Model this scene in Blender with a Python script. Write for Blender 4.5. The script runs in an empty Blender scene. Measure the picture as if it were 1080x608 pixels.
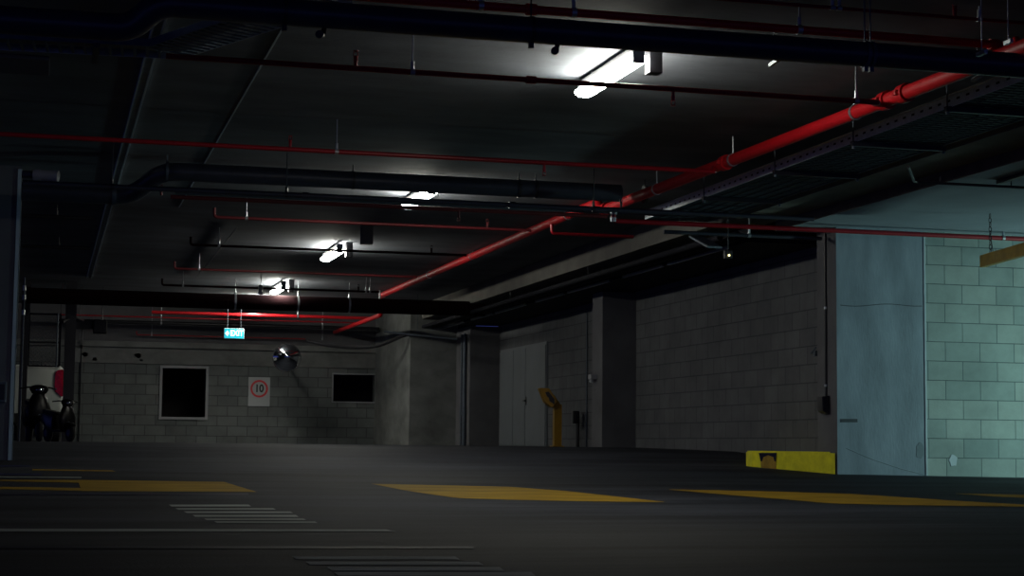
import bpy, bmesh, math, random
from mathutils import Vector, Matrix
random.seed(7)
C = bpy.context.scene.collection
PI = math.pi

# ------------------------------------------------------------------ camera
F_PX = 1850.0
H = 0.42                                  # eye height above the near floor
YAW = math.atan(490 / F_PX); PITCH = math.atan(166 / F_PX); ROLL = 0.010
fw0 = Vector((math.sin(YAW), math.cos(YAW), 0))
FWD = (fw0 * math.cos(PITCH) + Vector((0, 0, 1)) * math.sin(PITCH)).normalized()
R0 = FWD.cross(Vector((0, 0, 1))).normalized()
U0 = R0.cross(FWD).normalized()
RT = R0 * math.cos(ROLL) + U0 * math.sin(ROLL)
UP = -R0 * math.sin(ROLL) + U0 * math.cos(ROLL)
EYE = Vector((0, 0, H))

cam = bpy.data.cameras.new('camera'); cam_o = bpy.data.objects.new('camera', cam); C.objects.link(cam_o)
cam.sensor_width = 36.0; cam.lens = F_PX / 1080 * 36.0; cam.clip_end = 200; cam.clip_start = 0.05
m = Matrix((RT, UP, -FWD)).transposed().to_4x4(); m.translation = EYE
cam_o.matrix_world = m
bpy.context.scene.camera = cam_o

def ray(px, py):
    return (FWD * F_PX + RT * (px - 540) - UP * (py - 304)).normalized()
def Pz(px, py, ze):                       # hit the level plane ze above the eye
    d = ray(px, py); return EYE + d * (ze / d.z)
def Py(px, py, Y):
    d = ray(px, py); return EYE + d * (Y / d.y)
def Px(px, py, X):
    d = ray(px, py); return EYE + d * (X / d.x)
def project(p):
    v = p - EYE; w = v.dot(FWD)
    return 540 + F_PX * v.dot(RT) / w, 304 - F_PX * v.dot(UP) / w
def XatY(px, Y, z):                       # X so that (X,Y,z) appears in column px
    X = 0.0
    for _ in range(6):
        a = project(Vector((X, Y, z)))[0]; b = project(Vector((X + .1, Y, z)))[0]
        X += (px - a) * .1 / (b - a)
    return X
def PD(px, py, D):                        # at optical depth D
    d = ray(px, py); return EYE + d * (D / d.dot(FWD))

def smooth(t): t = max(0, min(1, t)); return t * t * (3 - 2 * t)
def fz(x, y):                             # the deck: level near the camera, ramping up to the far bay
    if y < 11: a = -0.42
    elif y < 16.4: a = -0.42 + 0.16 * (y - 11) / 5.4
    elif y < 17.8: a = -0.26 + 0.055 * (y - 16.4) / 1.4
    elif y < 20: a = -0.205 + 0.16 * smooth((y - 17.8) / 2.2)
    elif y < 23.4: a = -0.045 + 0.03 * (y - 20) / 3.4
    else: a = -0.015
    k = max(0.0, 1 - abs(y - 16.4) / 6)
    a += k * (-0.012 * (x - 7.9) if x > 7.9 else 0.004 * (7.9 - x))
    return a + H
def Pf(px, py):                           # hit the floor
    d = ray(px, py); t = 1.0
    while t < 60:
        p = EYE + d * t
        if p.z <= fz(p.x, p.y):
            break
        t += 0.02
    return EYE + d * t

# ------------------------------------------------------------------ materials
def mat(name, col, rough=0.6, metal=0.0, var=0.25, scale=3.0, bump=0.0, bscale=40.0, stretch=(1, 1, 1), spec=0.5):
    m = bpy.data.materials.new(name); m.use_nodes = True
    nt = m.node_tree; b = nt.nodes['Principled BSDF']
    b.inputs['Roughness'].default_value = rough; b.inputs['Metallic'].default_value = metal
    b.inputs['Specular IOR Level'].default_value = spec
    tc = nt.nodes.new('ShaderNodeTexCoord'); mp = nt.nodes.new('ShaderNodeMapping')
    mp.inputs['Scale'].default_value = stretch
    nt.links.new(tc.outputs['Object'], mp.inputs['Vector'])
    n = nt.nodes.new('ShaderNodeTexNoise'); n.inputs['Scale'].default_value = scale; n.inputs['Detail'].default_value = 8
    n.inputs['Roughness'].default_value = .6
    nt.links.new(mp.outputs['Vector'], n.inputs['Vector'])
    r = nt.nodes.new('ShaderNodeValToRGB')
    r.color_ramp.elements[0].position = .3; r.color_ramp.elements[1].position = .7
    r.color_ramp.elements[0].color = tuple(c * (1 - var) for c in col) + (1,)
    r.color_ramp.elements[1].color = tuple(min(1, c * (1 + var)) for c in col) + (1,)
    nt.links.new(n.outputs['Fac'], r.inputs['Fac']); nt.links.new(r.outputs['Color'], b.inputs['Base Color'])
    if bump:
        n2 = nt.nodes.new('ShaderNodeTexNoise'); n2.inputs['Scale'].default_value = bscale; n2.inputs['Detail'].default_value = 4
        nt.links.new(mp.outputs['Vector'], n2.inputs['Vector'])
        bp = nt.nodes.new('ShaderNodeBump'); bp.inputs['Strength'].default_value = bump; bp.inputs['Distance'].default_value = .01
        nt.links.new(n2.outputs['Fac'], bp.inputs['Height']); nt.links.new(bp.outputs['Normal'], b.inputs['Normal'])
    return m

def block_mat(name, c1, c2, mortar, axis='x', phase=(0, 0), msize=.006, rough=.85):
    """concrete block courses 0.4 x 0.2 m; axis = the wall's horizontal axis"""
    m = bpy.data.materials.new(name); m.use_nodes = True
    nt = m.node_tree; b = nt.nodes['Principled BSDF']; b.inputs['Roughness'].default_value = rough
    b.inputs['Specular IOR Level'].default_value = .2
    tc = nt.nodes.new('ShaderNodeTexCoord'); sp = nt.nodes.new('ShaderNodeSeparateXYZ'); cb = nt.nodes.new('ShaderNodeCombineXYZ')
    nt.links.new(tc.outputs['Object'], sp.inputs[0])
    nt.links.new(sp.outputs['X' if axis == 'x' else 'Y'], cb.inputs['X']); nt.links.new(sp.outputs['Z'], cb.inputs['Y'])
    mp = nt.nodes.new('ShaderNodeMapping'); mp.inputs['Location'].default_value = (phase[0], phase[1], 0)
    nt.links.new(cb.outputs[0], mp.inputs['Vector'])
    br = nt.nodes.new('ShaderNodeTexBrick')
    br.inputs['Scale'].default_value = 1; br.inputs['Brick Width'].default_value = .4; br.inputs['Row Height'].default_value = .2
    br.inputs['Mortar Size'].default_value = msize; br.inputs['Mortar Smooth'].default_value = .3
    br.inputs['Color1'].default_value = c1 + (1,); br.inputs['Color2'].default_value = c2 + (1,); br.inputs['Mortar'].default_value = mortar + (1,)
    br.offset = .5; br.inputs['Bias'].default_value = -.15
    nt.links.new(mp.outputs['Vector'], br.inputs['Vector'])
    n = nt.nodes.new('ShaderNodeTexNoise'); n.inputs['Scale'].default_value = 2.2; n.inputs['Detail'].default_value = 9; n.inputs['Roughness'].default_value = .65
    nt.links.new(tc.outputs['Object'], n.inputs['Vector'])
    r = nt.nodes.new('ShaderNodeValToRGB'); r.color_ramp.elements[0].position = .25; r.color_ramp.elements[1].position = .75
    r.color_ramp.elements[0].color = (.62, .62, .62, 1); r.color_ramp.elements[1].color = (1.0, 1.0, 1.0, 1)
    nt.links.new(n.outputs['Fac'], r.inputs['Fac'])
    mx = nt.nodes.new('ShaderNodeMix'); mx.data_type = 'RGBA'; mx.blend_type = 'MULTIPLY'; mx.inputs['Factor'].default_value = 1
    nt.links.new(br.outputs['Color'], mx.inputs['A']); nt.links.new(r.outputs['Color'], mx.inputs['B'])
    nt.links.new(mx.outputs['Result'], b.inputs['Base Color'])
    n2 = nt.nodes.new('ShaderNodeTexNoise'); n2.inputs['Scale'].default_value = 45; n2.inputs['Detail'].default_value = 3
    nt.links.new(tc.outputs['Object'], n2.inputs['Vector'])
    ma = nt.nodes.new('ShaderNodeMath'); ma.operation = 'MULTIPLY_ADD'; ma.inputs[1].default_value = -1.0
    sc = nt.nodes.new('ShaderNodeMath'); sc.operation = 'MULTIPLY'; sc.inputs[1].default_value = .25
    nt.links.new(n2.outputs['Fac'], sc.inputs[0])
    nt.links.new(br.outputs['Fac'], ma.inputs[0]); nt.links.new(sc.outputs[0], ma.inputs[2])
    bp = nt.nodes.new('ShaderNodeBump'); bp.inputs['Strength'].default_value = .6; bp.inputs['Distance'].default_value = .01
    nt.links.new(ma.outputs[0], bp.inputs['Height']); nt.links.new(bp.outputs['Normal'], b.inputs['Normal'])
    return m

def emit(name, col, s):
    m = bpy.data.materials.new(name); m.use_nodes = True
    b = m.node_tree.nodes['Principled BSDF']; b.inputs['Base Color'].default_value = tuple(col) + (1,)
    b.inputs['Emission Color'].default_value = tuple(col) + (1,); b.inputs['Emission Strength'].default_value = s
    return m

def floor_mat():
    m = bpy.data.materials.new('asphalt_deck'); m.use_nodes = True
    nt = m.node_tree; b = nt.nodes['Principled BSDF']
    tc = nt.nodes.new('ShaderNodeTexCoord')
    def noise(scale, det, st=(1, 1, 1), rough=.6):
        mp = nt.nodes.new('ShaderNodeMapping'); mp.inputs['Scale'].default_value = st
        nt.links.new(tc.outputs['Object'], mp.inputs['Vector'])
        n = nt.nodes.new('ShaderNodeTexNoise'); n.inputs['Scale'].default_value = scale; n.inputs['Detail'].default_value = det; n.inputs['Roughness'].default_value = rough
        nt.links.new(mp.outputs['Vector'], n.inputs['Vector']); return n
    a = noise(.35, 6, (.6, 1.4, 1)); d = noise(60, 3); s = noise(1.1, 5, (.25, 1.6, 1), .7)
    r = nt.nodes.new('ShaderNodeValToRGB'); e = r.color_ramp.elements
    e[0].position = .36; e[1].position = .66; e[0].color = (.012, .0135, .019, 1); e[1].color = (.040, .043, .055, 1)
    nt.links.new(s.outputs['Fac'], r.inputs['Fac'])
    r2 = nt.nodes.new('ShaderNodeValToRGB'); r2.color_ramp.elements[0].position = .35; r2.color_ramp.elements[1].position = .65
    r2.color_ramp.elements[0].color = (.42, .43, .5, 1); r2.color_ramp.elements[1].color = (1.25, 1.25, 1.25, 1)
    nt.links.new(a.outputs['Fac'], r2.inputs['Fac'])
    mx = nt.nodes.new('ShaderNodeMix'); mx.data_type = 'RGBA'; mx.blend_type = 'MULTIPLY'; mx.inputs['Factor'].default_value = 1
    nt.links.new(r.outputs['Color'], mx.inputs['A']); nt.links.new(r2.outputs['Color'], mx.inputs['B'])
    nt.links.new(mx.outputs['Result'], b.inputs['Base Color'])
    rr = nt.nodes.new('ShaderNodeMapRange'); rr.inputs['To Min'].default_value = .60; rr.inputs['To Max'].default_value = .85
    nt.links.new(a.outputs['Fac'], rr.inputs['Value']); nt.links.new(rr.outputs['Result'], b.inputs['Roughness'])
    b.inputs['Specular IOR Level'].default_value = .09
    bp = nt.nodes.new('ShaderNodeBump'); bp.inputs['Strength'].default_value = .5; bp.inputs['Distance'].default_value = .008
    nt.links.new(d.outputs['Fac'], bp.inputs['Height']); nt.links.new(bp.outputs['Normal'], b.inputs['Normal'])
    return m

M = dict(
    floor=floor_mat(),
    ceil=mat('formed_concrete_soffit', (.122, .132, .155), .85, var=.32, scale=.9, bump=.25, bscale=14, stretch=(1, 2.2, 1), spec=.2),
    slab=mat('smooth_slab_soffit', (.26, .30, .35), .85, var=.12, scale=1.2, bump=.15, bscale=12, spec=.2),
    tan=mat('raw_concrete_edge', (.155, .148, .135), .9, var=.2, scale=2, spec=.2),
    darkface=mat('shaded_slab_edge', (.10, .09, .085), .95, var=.25, scale=3, spec=.1),  # shade in the colour: slab side turned away from the green lamp
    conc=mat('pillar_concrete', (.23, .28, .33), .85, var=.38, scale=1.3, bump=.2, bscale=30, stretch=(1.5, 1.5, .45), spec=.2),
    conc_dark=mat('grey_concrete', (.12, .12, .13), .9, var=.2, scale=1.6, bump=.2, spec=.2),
    beam=mat('lintel_concrete', (.17, .178, .175), .9, var=.35, scale=1.6, bump=.2, stretch=(1, 1, 1.5), spec=.2),
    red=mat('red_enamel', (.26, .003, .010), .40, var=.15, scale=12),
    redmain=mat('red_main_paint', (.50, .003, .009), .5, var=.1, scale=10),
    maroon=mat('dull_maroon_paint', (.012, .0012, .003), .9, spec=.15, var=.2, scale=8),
    reddim=mat('dark_red_paint', (.10, .003, .007), .6, var=.2, scale=8),  # darker red for some of the thin cross pipes
    black=mat('black_pipe', (.012, .012, .016), .45, var=.3, scale=8),
    bluepipe=mat('dark_blue_grey_pvc', (.03, .034, .05), .4, var=.2, scale=6),
    galv=mat('galvanised_steel', (.42, .45, .48), .42, metal=.8, var=.15, scale=30),
    galvdark=mat('dusty_tray_steel', (.09, .11, .14), .6, metal=.5, var=.2, scale=20),
    traybed=mat('tray_mesh_steel', (.035, .05, .07), .6, metal=.4, var=.2, scale=20),
    duct=mat('dark_duct_sheet', (.012, .012, .018), .8, var=.2, scale=4, spec=.2),
    white=mat('white_sheet', (.62, .64, .66), .55, var=.06, scale=5),
    whitedoor=mat('white_door_paint', (.13, .145, .16), .6, var=.08, scale=2),
    vanpaint=mat('white_van_paint', (.50, .53, .50), .4, var=.05, scale=2),
    yellow=mat('yellow_kerb_paint', (.72, .68, .01), .7, var=.2, scale=8, bump=.3, bscale=30),
    orange=mat('worn_orange_paint', (.32, .20, .02), .8, var=.35, scale=9),
    yline=mat('yellow_line_paint', (.27, .165, .010), .75, var=.3, scale=1.6, stretch=(1, 3, 1), spec=.1),
    wline=mat('worn_white_line_paint', (.24, .265, .26), .75, var=.35, scale=2.2, stretch=(1, 3, 1), spec=.1),
    bline=mat('dark_blue_line_paint', (.012, .014, .07), .7, var=.3, scale=3, spec=.1),
    tar=mat('tar_seam', (.012, .012, .03), .6, var=.3, scale=5, spec=.1),
    mustard=mat('mustard_post_paint', (.26, .14, .006), .5, var=.15, scale=8),
    yellowbar=mat('yellow_bar_paint', (.42, .26, .02), .5, var=.25, scale=8),
    rubber=mat('black_rubber', (.01, .01, .011), .8, var=.2, scale=12),
    gloss=mat('black_gloss_paint', (.004, .004, .005), .3, var=.2, scale=12, spec=.25),
    chrome=mat('chrome', (.8, .8, .82), .08, metal=1, var=.02, scale=6),
    mirror=mat('convex_mirror_face', (.55, .57, .58), .03, metal=1, var=.02, scale=4),
    lamp_red=mat('red_tail_lens', (.5, .008, .02), .15, var=.4, scale=14),
    signred=mat('sign_red', (.55, .02, .03), .5, var=.05),
    ink=mat('sign_black', (.01, .01, .01), .6, var=.05),
    signwhite=mat('sign_white', (.34, .36, .38), .5, var=.05),
    frame=mat('pale_window_frame', (.26, .27, .29), .6, var=.06),
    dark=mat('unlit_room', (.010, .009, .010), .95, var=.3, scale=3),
    trunk=mat('trunking_paint', (.22, .26, .30), .7, var=.2, scale=9),
    joint=mat('pale_sealant', (.42, .50, .55), .7, var=.1),
    sealdim=mat('grey_sealant', (.32, .32, .30), .8, var=.1),
    stain=mat('dark_scuff', (.05, .06, .07), .9, var=.3, scale=6),
    stain2=mat('patch_scuff', (.15, .19, .22), .9, var=.1, scale=6),
    tube=emit('fluorescent_tube', (1.0, .99, .86), 74.0),
    exitglow=emit('exit_teal', (.0, .30, .38), 1.1),
    exitwhite=emit('exit_white', (.75, 1, 1), 2.2),
    greenlamp=emit('greenish_diffuser', (.62, 1.0, .9), 3.0),
    dot=emit('indicator_led', (1.0, .9, .35), 4.0),
)
def slot_rail():
    m = mat('slotted_rail', (.55, .60, .64), .6, metal=.2, var=.15, scale=30); nt = m.node_tree; b = nt.nodes['Principled BSDF']
    tc = nt.nodes['Texture Coordinate']; sp = nt.nodes.new('ShaderNodeSeparateXYZ'); nt.links.new(tc.outputs['Object'], sp.inputs[0])
    def mth(op, a, v): 
        n = nt.nodes.new('ShaderNodeMath'); n.operation = op; nt.links.new(a, n.inputs[0]); n.inputs[1].default_value = v; return n.outputs[0]
    f = mth('FRACT', mth('DIVIDE', sp.outputs['Y'], .13), 0); k1 = mth('LESS_THAN', f, .36)
    z = mth('LESS_THAN', mth('ABSOLUTE', mth('SUBTRACT', sp.outputs['Z'], H + 2.38 + .026), 0), .008)
    a = nt.nodes.new('ShaderNodeMath'); a.operation = 'MULTIPLY'; nt.links.new(k1, a.inputs[0]); nt.links.new(z, a.inputs[1])
    old = b.inputs['Base Color'].links[0].from_socket
    mx = nt.nodes.new('ShaderNodeMix'); mx.data_type = 'RGBA'; nt.links.new(a.outputs[0], mx.inputs['Factor']); nt.links.new(old, mx.inputs['A']); mx.inputs['B'].default_value = (.01, .01, .012, 1)
    nt.links.new(mx.outputs['Result'], b.inputs['Base Color']); return m
M['slotrail'] = slot_rail()
zrow = (H + .113) % .2
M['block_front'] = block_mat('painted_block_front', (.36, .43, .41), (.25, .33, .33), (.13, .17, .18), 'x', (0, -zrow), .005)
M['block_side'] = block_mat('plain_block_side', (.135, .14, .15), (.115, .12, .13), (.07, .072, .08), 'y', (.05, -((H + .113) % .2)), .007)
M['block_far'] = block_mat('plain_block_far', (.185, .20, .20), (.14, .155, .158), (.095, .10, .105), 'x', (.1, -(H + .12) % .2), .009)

# ------------------------------------------------------------------ mesh helpers
def bm_new(): return bmesh.new()
def box(bm, a, b, bevel=0.0):
    a = Vector(a); b = Vector(b)
    lo = Vector((min(a.x, b.x), min(a.y, b.y), min(a.z, b.z))); hi = Vector((max(a.x, b.x), max(a.y, b.y), max(a.z, b.z)))
    r = bmesh.ops.create_cube(bm, size=1, matrix=Matrix.Translation((lo + hi) / 2) @ Matrix.Diagonal((*(hi - lo), 1)))
    if bevel:
        es = list({e for v in r['verts'] for e in v.link_edges})
        bmesh.ops.bevel(bm, geom=es, offset=bevel, segments=2, affect='EDGES', profile=.6)
def obox(bm, p, q, w, h, up=Vector((0, 0, 1))):
    """bar from p to q, w wide, h tall"""
    p = Vector(p); q = Vector(q); d = (q - p).normalized(); s = d.cross(up).normalized(); u = s.cross(d)
    vs = []
    for c in (p, q):
        for i, j in ((-1, -1), (1, -1), (1, 1), (-1, 1)):
            vs.append(bm.verts.new(c + s * i * w / 2 + u * j * h / 2))
    for f in ((0, 1, 2, 3), (7, 6, 5, 4), (0, 4, 5, 1), (1, 5, 6, 2), (2, 6, 7, 3), (3, 7, 4, 0)):
        bm.faces.new([vs[i] for i in f])
def tube(bm, pts, r, seg=14, caps=True, bend=0.0):
    pts = [Vector(p) for p in pts]
    if bend and len(pts) > 2:             # round the corners
        out = [pts[0]]
        for i in range(1, len(pts) - 1):
            a = (pts[i - 1] - pts[i]); b = (pts[i + 1] - pts[i])
            k = min(bend, a.length * .45, b.length * .45)
            A = pts[i] + a.normalized() * k; B = pts[i] + b.normalized() * k
            for t in range(7):
                t /= 6; out.append(A.lerp(pts[i], t).lerp(pts[i].lerp(B, t), t))
        out.append(pts[-1]); pts = out
    rr = r if isinstance(r, (list, tuple)) else [r] * len(pts)
    n = None; rings = []
    for i, p in enumerate(pts):
        d = (pts[min(i + 1, len(pts) - 1)] - pts[max(i - 1, 0)]).normalized()
        if n is None:
            n = d.cross(Vector((0, 0, 1)));
            if n.length < .01: n = d.cross(Vector((1, 0, 0)))
            n.normalize()
        n = (n - d * n.dot(d)).normalized(); b = d.cross(n)
        rings.append([bm.verts.new(p + (n * math.cos(2 * PI * k / seg) + b * math.sin(2 * PI * k / seg)) * rr[i]) for k in range(seg)])
    for a, b2 in zip(rings, rings[1:]):
        for k in range(seg):
            bm.faces.new((a[k], a[(k + 1) % seg], b2[(k + 1) % seg], b2[k]))
    if caps:
        bm.faces.new(rings[0][::-1]); bm.faces.new(rings[-1])
def loft(bm, secs, caps=True):
    rings = [[bm.verts.new(Vector(p)) for p in s] for s in secs]; n = len(rings[0])
    for a, b in zip(rings, rings[1:]):
        for k in range(n): bm.faces.new((a[k], a[(k + 1) % n], b[(k + 1) % n], b[k]))
    if caps: bm.faces.new(rings[0][::-1]); bm.faces.new(rings[-1])
def prism(bm, poly, z0, z1):
    a = [bm.verts.new((x, y, z0)) for x, y in poly]; b = [bm.verts.new((x, y, z1)) for x, y in poly]
    n = len(poly); bm.faces.new(a[::-1]); bm.faces.new(b)
    for k in range(n): bm.faces.new((a[k], a[(k + 1) % n], b[(k + 1) % n], b[k]))
def obj(name, bm, m, parent=None, sm=False, label=None):
    bmesh.ops.recalc_face_normals(bm, faces=bm.faces)
    me = bpy.data.meshes.new(name); bm.to_mesh(me); bm.free()
    me.materials.append(M[m] if isinstance(m, str) else m)
    if sm:
        me.polygons.foreach_set('use_smooth', [True] * len(me.polygons))
        me.set_sharp_from_angle(angle=math.radians(40))
    o = bpy.data.objects.new(name, me); C.objects.link(o)
    if parent:
        o.parent = parent; o.matrix_parent_inverse = Matrix.Translation(parent.location).inverted() if parent.rotation_euler.z == 0 else Matrix()
    if label: o['label'] = label
    return o
def tag(o, label, cat, group=None, kind=None):
    o['label'] = label; o['category'] = cat
    if group: o['group'] = group
    if kind: o['kind'] = kind
    return o
def struct(name, bm, m, label=None):
    o = obj(name, bm, m); o['kind'] = 'structure'; o['label'] = label or name.replace('_', ' '); o['category'] = name.split('_')[0]
    return o
def empty(name, loc, label, cat, group=None):
    o = bpy.data.objects.new(name, None); C.objects.link(o); o.location = loc; o.empty_display_size = .1
    return tag(o, label, cat, group)

CEIL = H + 2.65
# ================================================================== SETTING
bm = bm_new()
NX, NY = 60, 230
x0, x1, y0, y1 = -14, 17, -8, 38
g = [[bm.verts.new((x0 + (x1 - x0) * i / NX, y0 + (y1 - y0) * j / NY, fz(x0 + (x1 - x0) * i / NX, y0 + (y1 - y0) * j / NY))) for i in range(NX + 1)] for j in range(NY + 1)]
for j in range(NY):
    for i in range(NX): bm.faces.new((g[j][i], g[j][i + 1], g[j + 1][i + 1], g[j + 1][i]))
fl = struct('floor', bm, 'floor', 'dark worn asphalt car park deck rising gently to the far bay')
fl.data.polygons.foreach_set('use_smooth', [True] * len(fl.data.polygons))

bm = bm_new(); box(bm, (-14, -1, CEIL), (17, 38, CEIL + .3))
struct('ceiling', bm, 'ceil', 'dark formed concrete soffit over the whole bay')
XS = 6.93                                  # left edge of the lower strip
XB = 7.32
bm = bm_new(); box(bm, (XS - .10, 0, H + 2.36), (XB, 35.2, CEIL))
struct('trim_1', bm, 'tan', 'long raw concrete downstand strip beside the cable tray')
ZA = H + 2.26
YF = 16.4                                  # front wall plane
bm = bm_new(); box(bm, (XB, 2, ZA), (17, YF + .5, CEIL - .001))
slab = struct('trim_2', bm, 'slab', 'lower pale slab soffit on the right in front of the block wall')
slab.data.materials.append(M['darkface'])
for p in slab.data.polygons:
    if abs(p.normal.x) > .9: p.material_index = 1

# front wall (right), with pillar
XP = XatY(883, YF, H); XJ = XatY(976.5, YF, H)
XP2 = XP
bm = bm_new(); box(bm, (XJ + .004, YF + .01, -.1), (17, YF + .45, CEIL))
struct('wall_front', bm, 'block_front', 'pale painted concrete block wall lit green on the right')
bm = bm_new(); box(bm, (XP, YF - .005, -.1), (XJ, YF + .46, CEIL))
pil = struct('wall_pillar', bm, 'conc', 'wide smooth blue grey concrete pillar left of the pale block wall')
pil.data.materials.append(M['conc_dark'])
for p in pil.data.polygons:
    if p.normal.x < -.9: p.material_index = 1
for n_, (a, b_, hh, ww) in enumerate([((886, 444), (904, 444), .035, 'stain')]):
    p = Py(a[0], a[1], YF); q = Py(b_[0], b_[1], YF)
    bm = bm_new(); obox(bm, (p.x, YF - .007, p.z), (q.x, YF - .007, q.z), .004, hh)
    obj('scuff_mark', bm, ww, pil, label='dark horizontal scuff low on the pillar')

def blot(px, py, rx, ry, m, label, n=14):
    p = Py(px, py, YF); bm = bm_new()
    v = [bm.verts.new((p.x + rx * math.cos(2 * PI * i / n) * random.uniform(.7, 1.15), YF - .008 if px < 977 else YF + .006, p.z + ry * math.sin(2 * PI * i / n) * random.uniform(.7, 1.15))) for i in range(n)]
    f = bm.faces.new(v); r_ = bmesh.ops.extrude_face_region(bm, geom=[f])
    for g_ in r_['geom']:
        if isinstance(g_, bmesh.types.BMVert): g_.co.y += .004
    obj('scuff_mark', bm, m, pil, label=label)
blot(970, 476, .05, .10, 'stain2', 'dull round smudge at the foot of the pillar beside the sealant strip')
blot(1006, 486, .05, .07, 'joint', 'pale splash low on the block wall')
bm = bm_new(); tube(bm, [(Py(a, b_, YF).x, YF - .004, Py(a, b_, YF).z) for a, b_ in ((892, 473), (920, 485), (950, 495), (974, 501))], .004, 5)
obj('ramp_line', bm, 'stain2', pil, label='faint diagonal line near the pillar foot')
bm = bm_new(); ppts = [(886 + 94 * t, 322 + (1.2 * math.sin(t * 9))) for t in [i / 12 for i in range(13)]]
tube(bm, [(Py(a, b_, YF).x, YF - .004, Py(a, b_, YF).z) for a, b_ in ppts if a < 976], .004, 5)
obj('crack', bm, 'stain', pil, label='fine dark crack line near the pillar top')
bm = bm_new(); box(bm, (XJ - .006, YF - .012, fz(XJ, YF)), (XJ + .012, YF + .02, H + 2.24))
struct('trim_3', bm, 'joint', 'thin pale vertical sealant strip between pillar and block wall')
# side wall along X = 8.05
XW = 8.06
YP1 = PD(671, 400, 24.8).y
bm = bm_new(); box(bm, (XW, YF + .45, -.1), (XW + .2, PD(527, 400, 32.4).y, CEIL))
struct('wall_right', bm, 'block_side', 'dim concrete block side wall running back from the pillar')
XQ = XatY(635, YP1, 1.0)
bm = bm_new(); box(bm, (XQ, YP1, .2), (XW - .001, YP1 + .47, H + 2.18))
struct('wall_pier_middle', bm, 'conc_dark', 'dim concrete pier standing out from the side wall')
YP2 = PD(527, 400, 32.3).y; XQ2 = XatY(495, YP2, 1.0)
bm = bm_new(); box(bm, (XQ2, YP2, .2), (XW + .3, YP2 + 1.1, H + 2.18))
struct('wall_pier_far', bm, 'conc_dark', 'far dim concrete pier beyond the white doors')
YW = 35.2                                  # far wall
XC = XatY(395, YW, 1.5); YC = YP2 + 1.1; XC2 = XatY(432, YC, 1.5)
bm = bm_new(); prism(bm, [(XC, YW), (XC2, YC), (XQ2 + .02, YC), (XQ2 + .02, YW)], .2, CEIL)
struct('wall_corner', bm, 'beam', 'pale angled wall end between far wall and piers')
# far wall with two openings
def XF(px): return XatY(px, YW, 1.2)
def ZF(py): return Py(250, py, YW).z
w1 = (XF(170.5), XF(216.5), ZF(441), ZF(390)); w2 = (XF(351), XF(394.5), ZF(422), ZF(393))
zt = ZF(386)
bm = bm_new()
def wall_y(bm, xs, zs, holes, Y0, Y1):
    for i in range(len(xs) - 1):
        for j in range(len(zs) - 1):
            cx = (xs[i] + xs[i + 1]) / 2; cz = (zs[j] + zs[j + 1]) / 2
            if any(h[0] < cx < h[1] and h[2] < cz < h[3] for h in holes): continue
            box(bm, (xs[i], Y0, zs[j]), (xs[i + 1], Y1, zs[j + 1]))
wall_y(bm, [-8, w1[0], w1[1], w2[0], w2[1], XC + .3], sorted([0, w1[2], w1[3], w2[2], w2[3], zt]), [w1, w2], YW, YW + .2)
bmesh.ops.remove_doubles(bm, verts=bm.verts, dist=1e-5)
struct('wall_back', bm, 'block_far', 'far concrete block wall with two dark openings')
bm = bm_new(); box(bm, (-8, YW - .03, zt), (XC + .3, YW + .2, ZF(369.5)))
lint = struct('trim_4', bm, 'beam', 'stained concrete lintel band over the far wall')
bm = bm_new(); box(bm, (-8, YW - .12, ZF(369.5)), (XC + .3, YW + .2, ZF(363.5)), .01)
struct('trim_5', bm, 'beam', 'narrow protruding concrete ledge above the far lintel')
bm = bm_new(); box(bm, (-8, YW - .02, ZF(363.5)), (XC + .3, YW + .2, CEIL))
struct('trim_6', bm, 'conc_dark', 'dark upper concrete beam of the far wall')
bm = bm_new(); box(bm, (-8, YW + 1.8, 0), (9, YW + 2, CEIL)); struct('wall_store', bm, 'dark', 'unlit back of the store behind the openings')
for k, w in enumerate((w1, w2)):
    t = .05 if k == 0 else .025
    bm = bm_new(); Y0 = YW - .04; Y1 = YW + .12
    box(bm, (w[0] - t, Y0, w[2] - t), (w[0], Y1, w[3] + t)); box(bm, (w[1], Y0, w[2] - t), (w[1] + t, Y1, w[3] + t))
    box(bm, (w[0], Y0, w[3]), (w[1], Y1, w[3] + t)); box(bm, (w[0], Y0, w[2] - t), (w[1], Y1, w[2]))
    struct('window_%d' % (k + 1), bm, 'frame', ['pale thin frame of the tall dark wall opening', 'thin frame of the wide low wall opening by the corner'][k])
# stains on lintel
for k, (a, b_, s) in enumerate([(90, 374, 1), (100, 379, .8), (146, 375, 1.1), (149, 380, .7)]):
    p = Py(a, b_, YW - .031); bm = bm_new()
    n = 11; vs = [bm.verts.new((p.x + s * .07 * math.cos(2 * PI * i / n) * random.uniform(.6, 1.2), YW - .034, p.z + s * .045 * math.sin(2 * PI * i / n) * random.uniform(.6, 1.2))) for i in range(n)]
    bm.faces.new(vs); bmesh.ops.solidify(bm, geom=bm.faces[:], thickness=.003)
    obj('water_stain', bm, 'stain', lint, label=['small dark stain at the left end of the far lintel band', 'lower dark stain near the left end of the lintel band', 'dark stain on the lintel band above left of the tall opening', 'lower of two stains on lintel band left of the tall opening'][k])
# duct over the side wall
ZD = H + 2.19
XD = 6.90
YD0 = YF + .95
root = empty('air_duct', (XD + .7, YD0, ZD), 'large black sheet metal duct running above the dim side wall', 'duct')
bm = bm_new(); box(bm, (XD + .30, YD0, ZD), (XW - .01, YP2 - .02, ZD + .16)); obj('duct_body', bm, 'duct', root)
for k in range(7):
    ya = YD0 + .6 + k * 2.1
    bm = bm_new(); box(bm, (XD + .285, ya, ZD - .01), (XD + .32, ya + (1.5 if k % 2 else 1.9), ZD + .022)); obj('edge_flange', bm, 'galv', root, label='dull metal corner flange')
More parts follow.
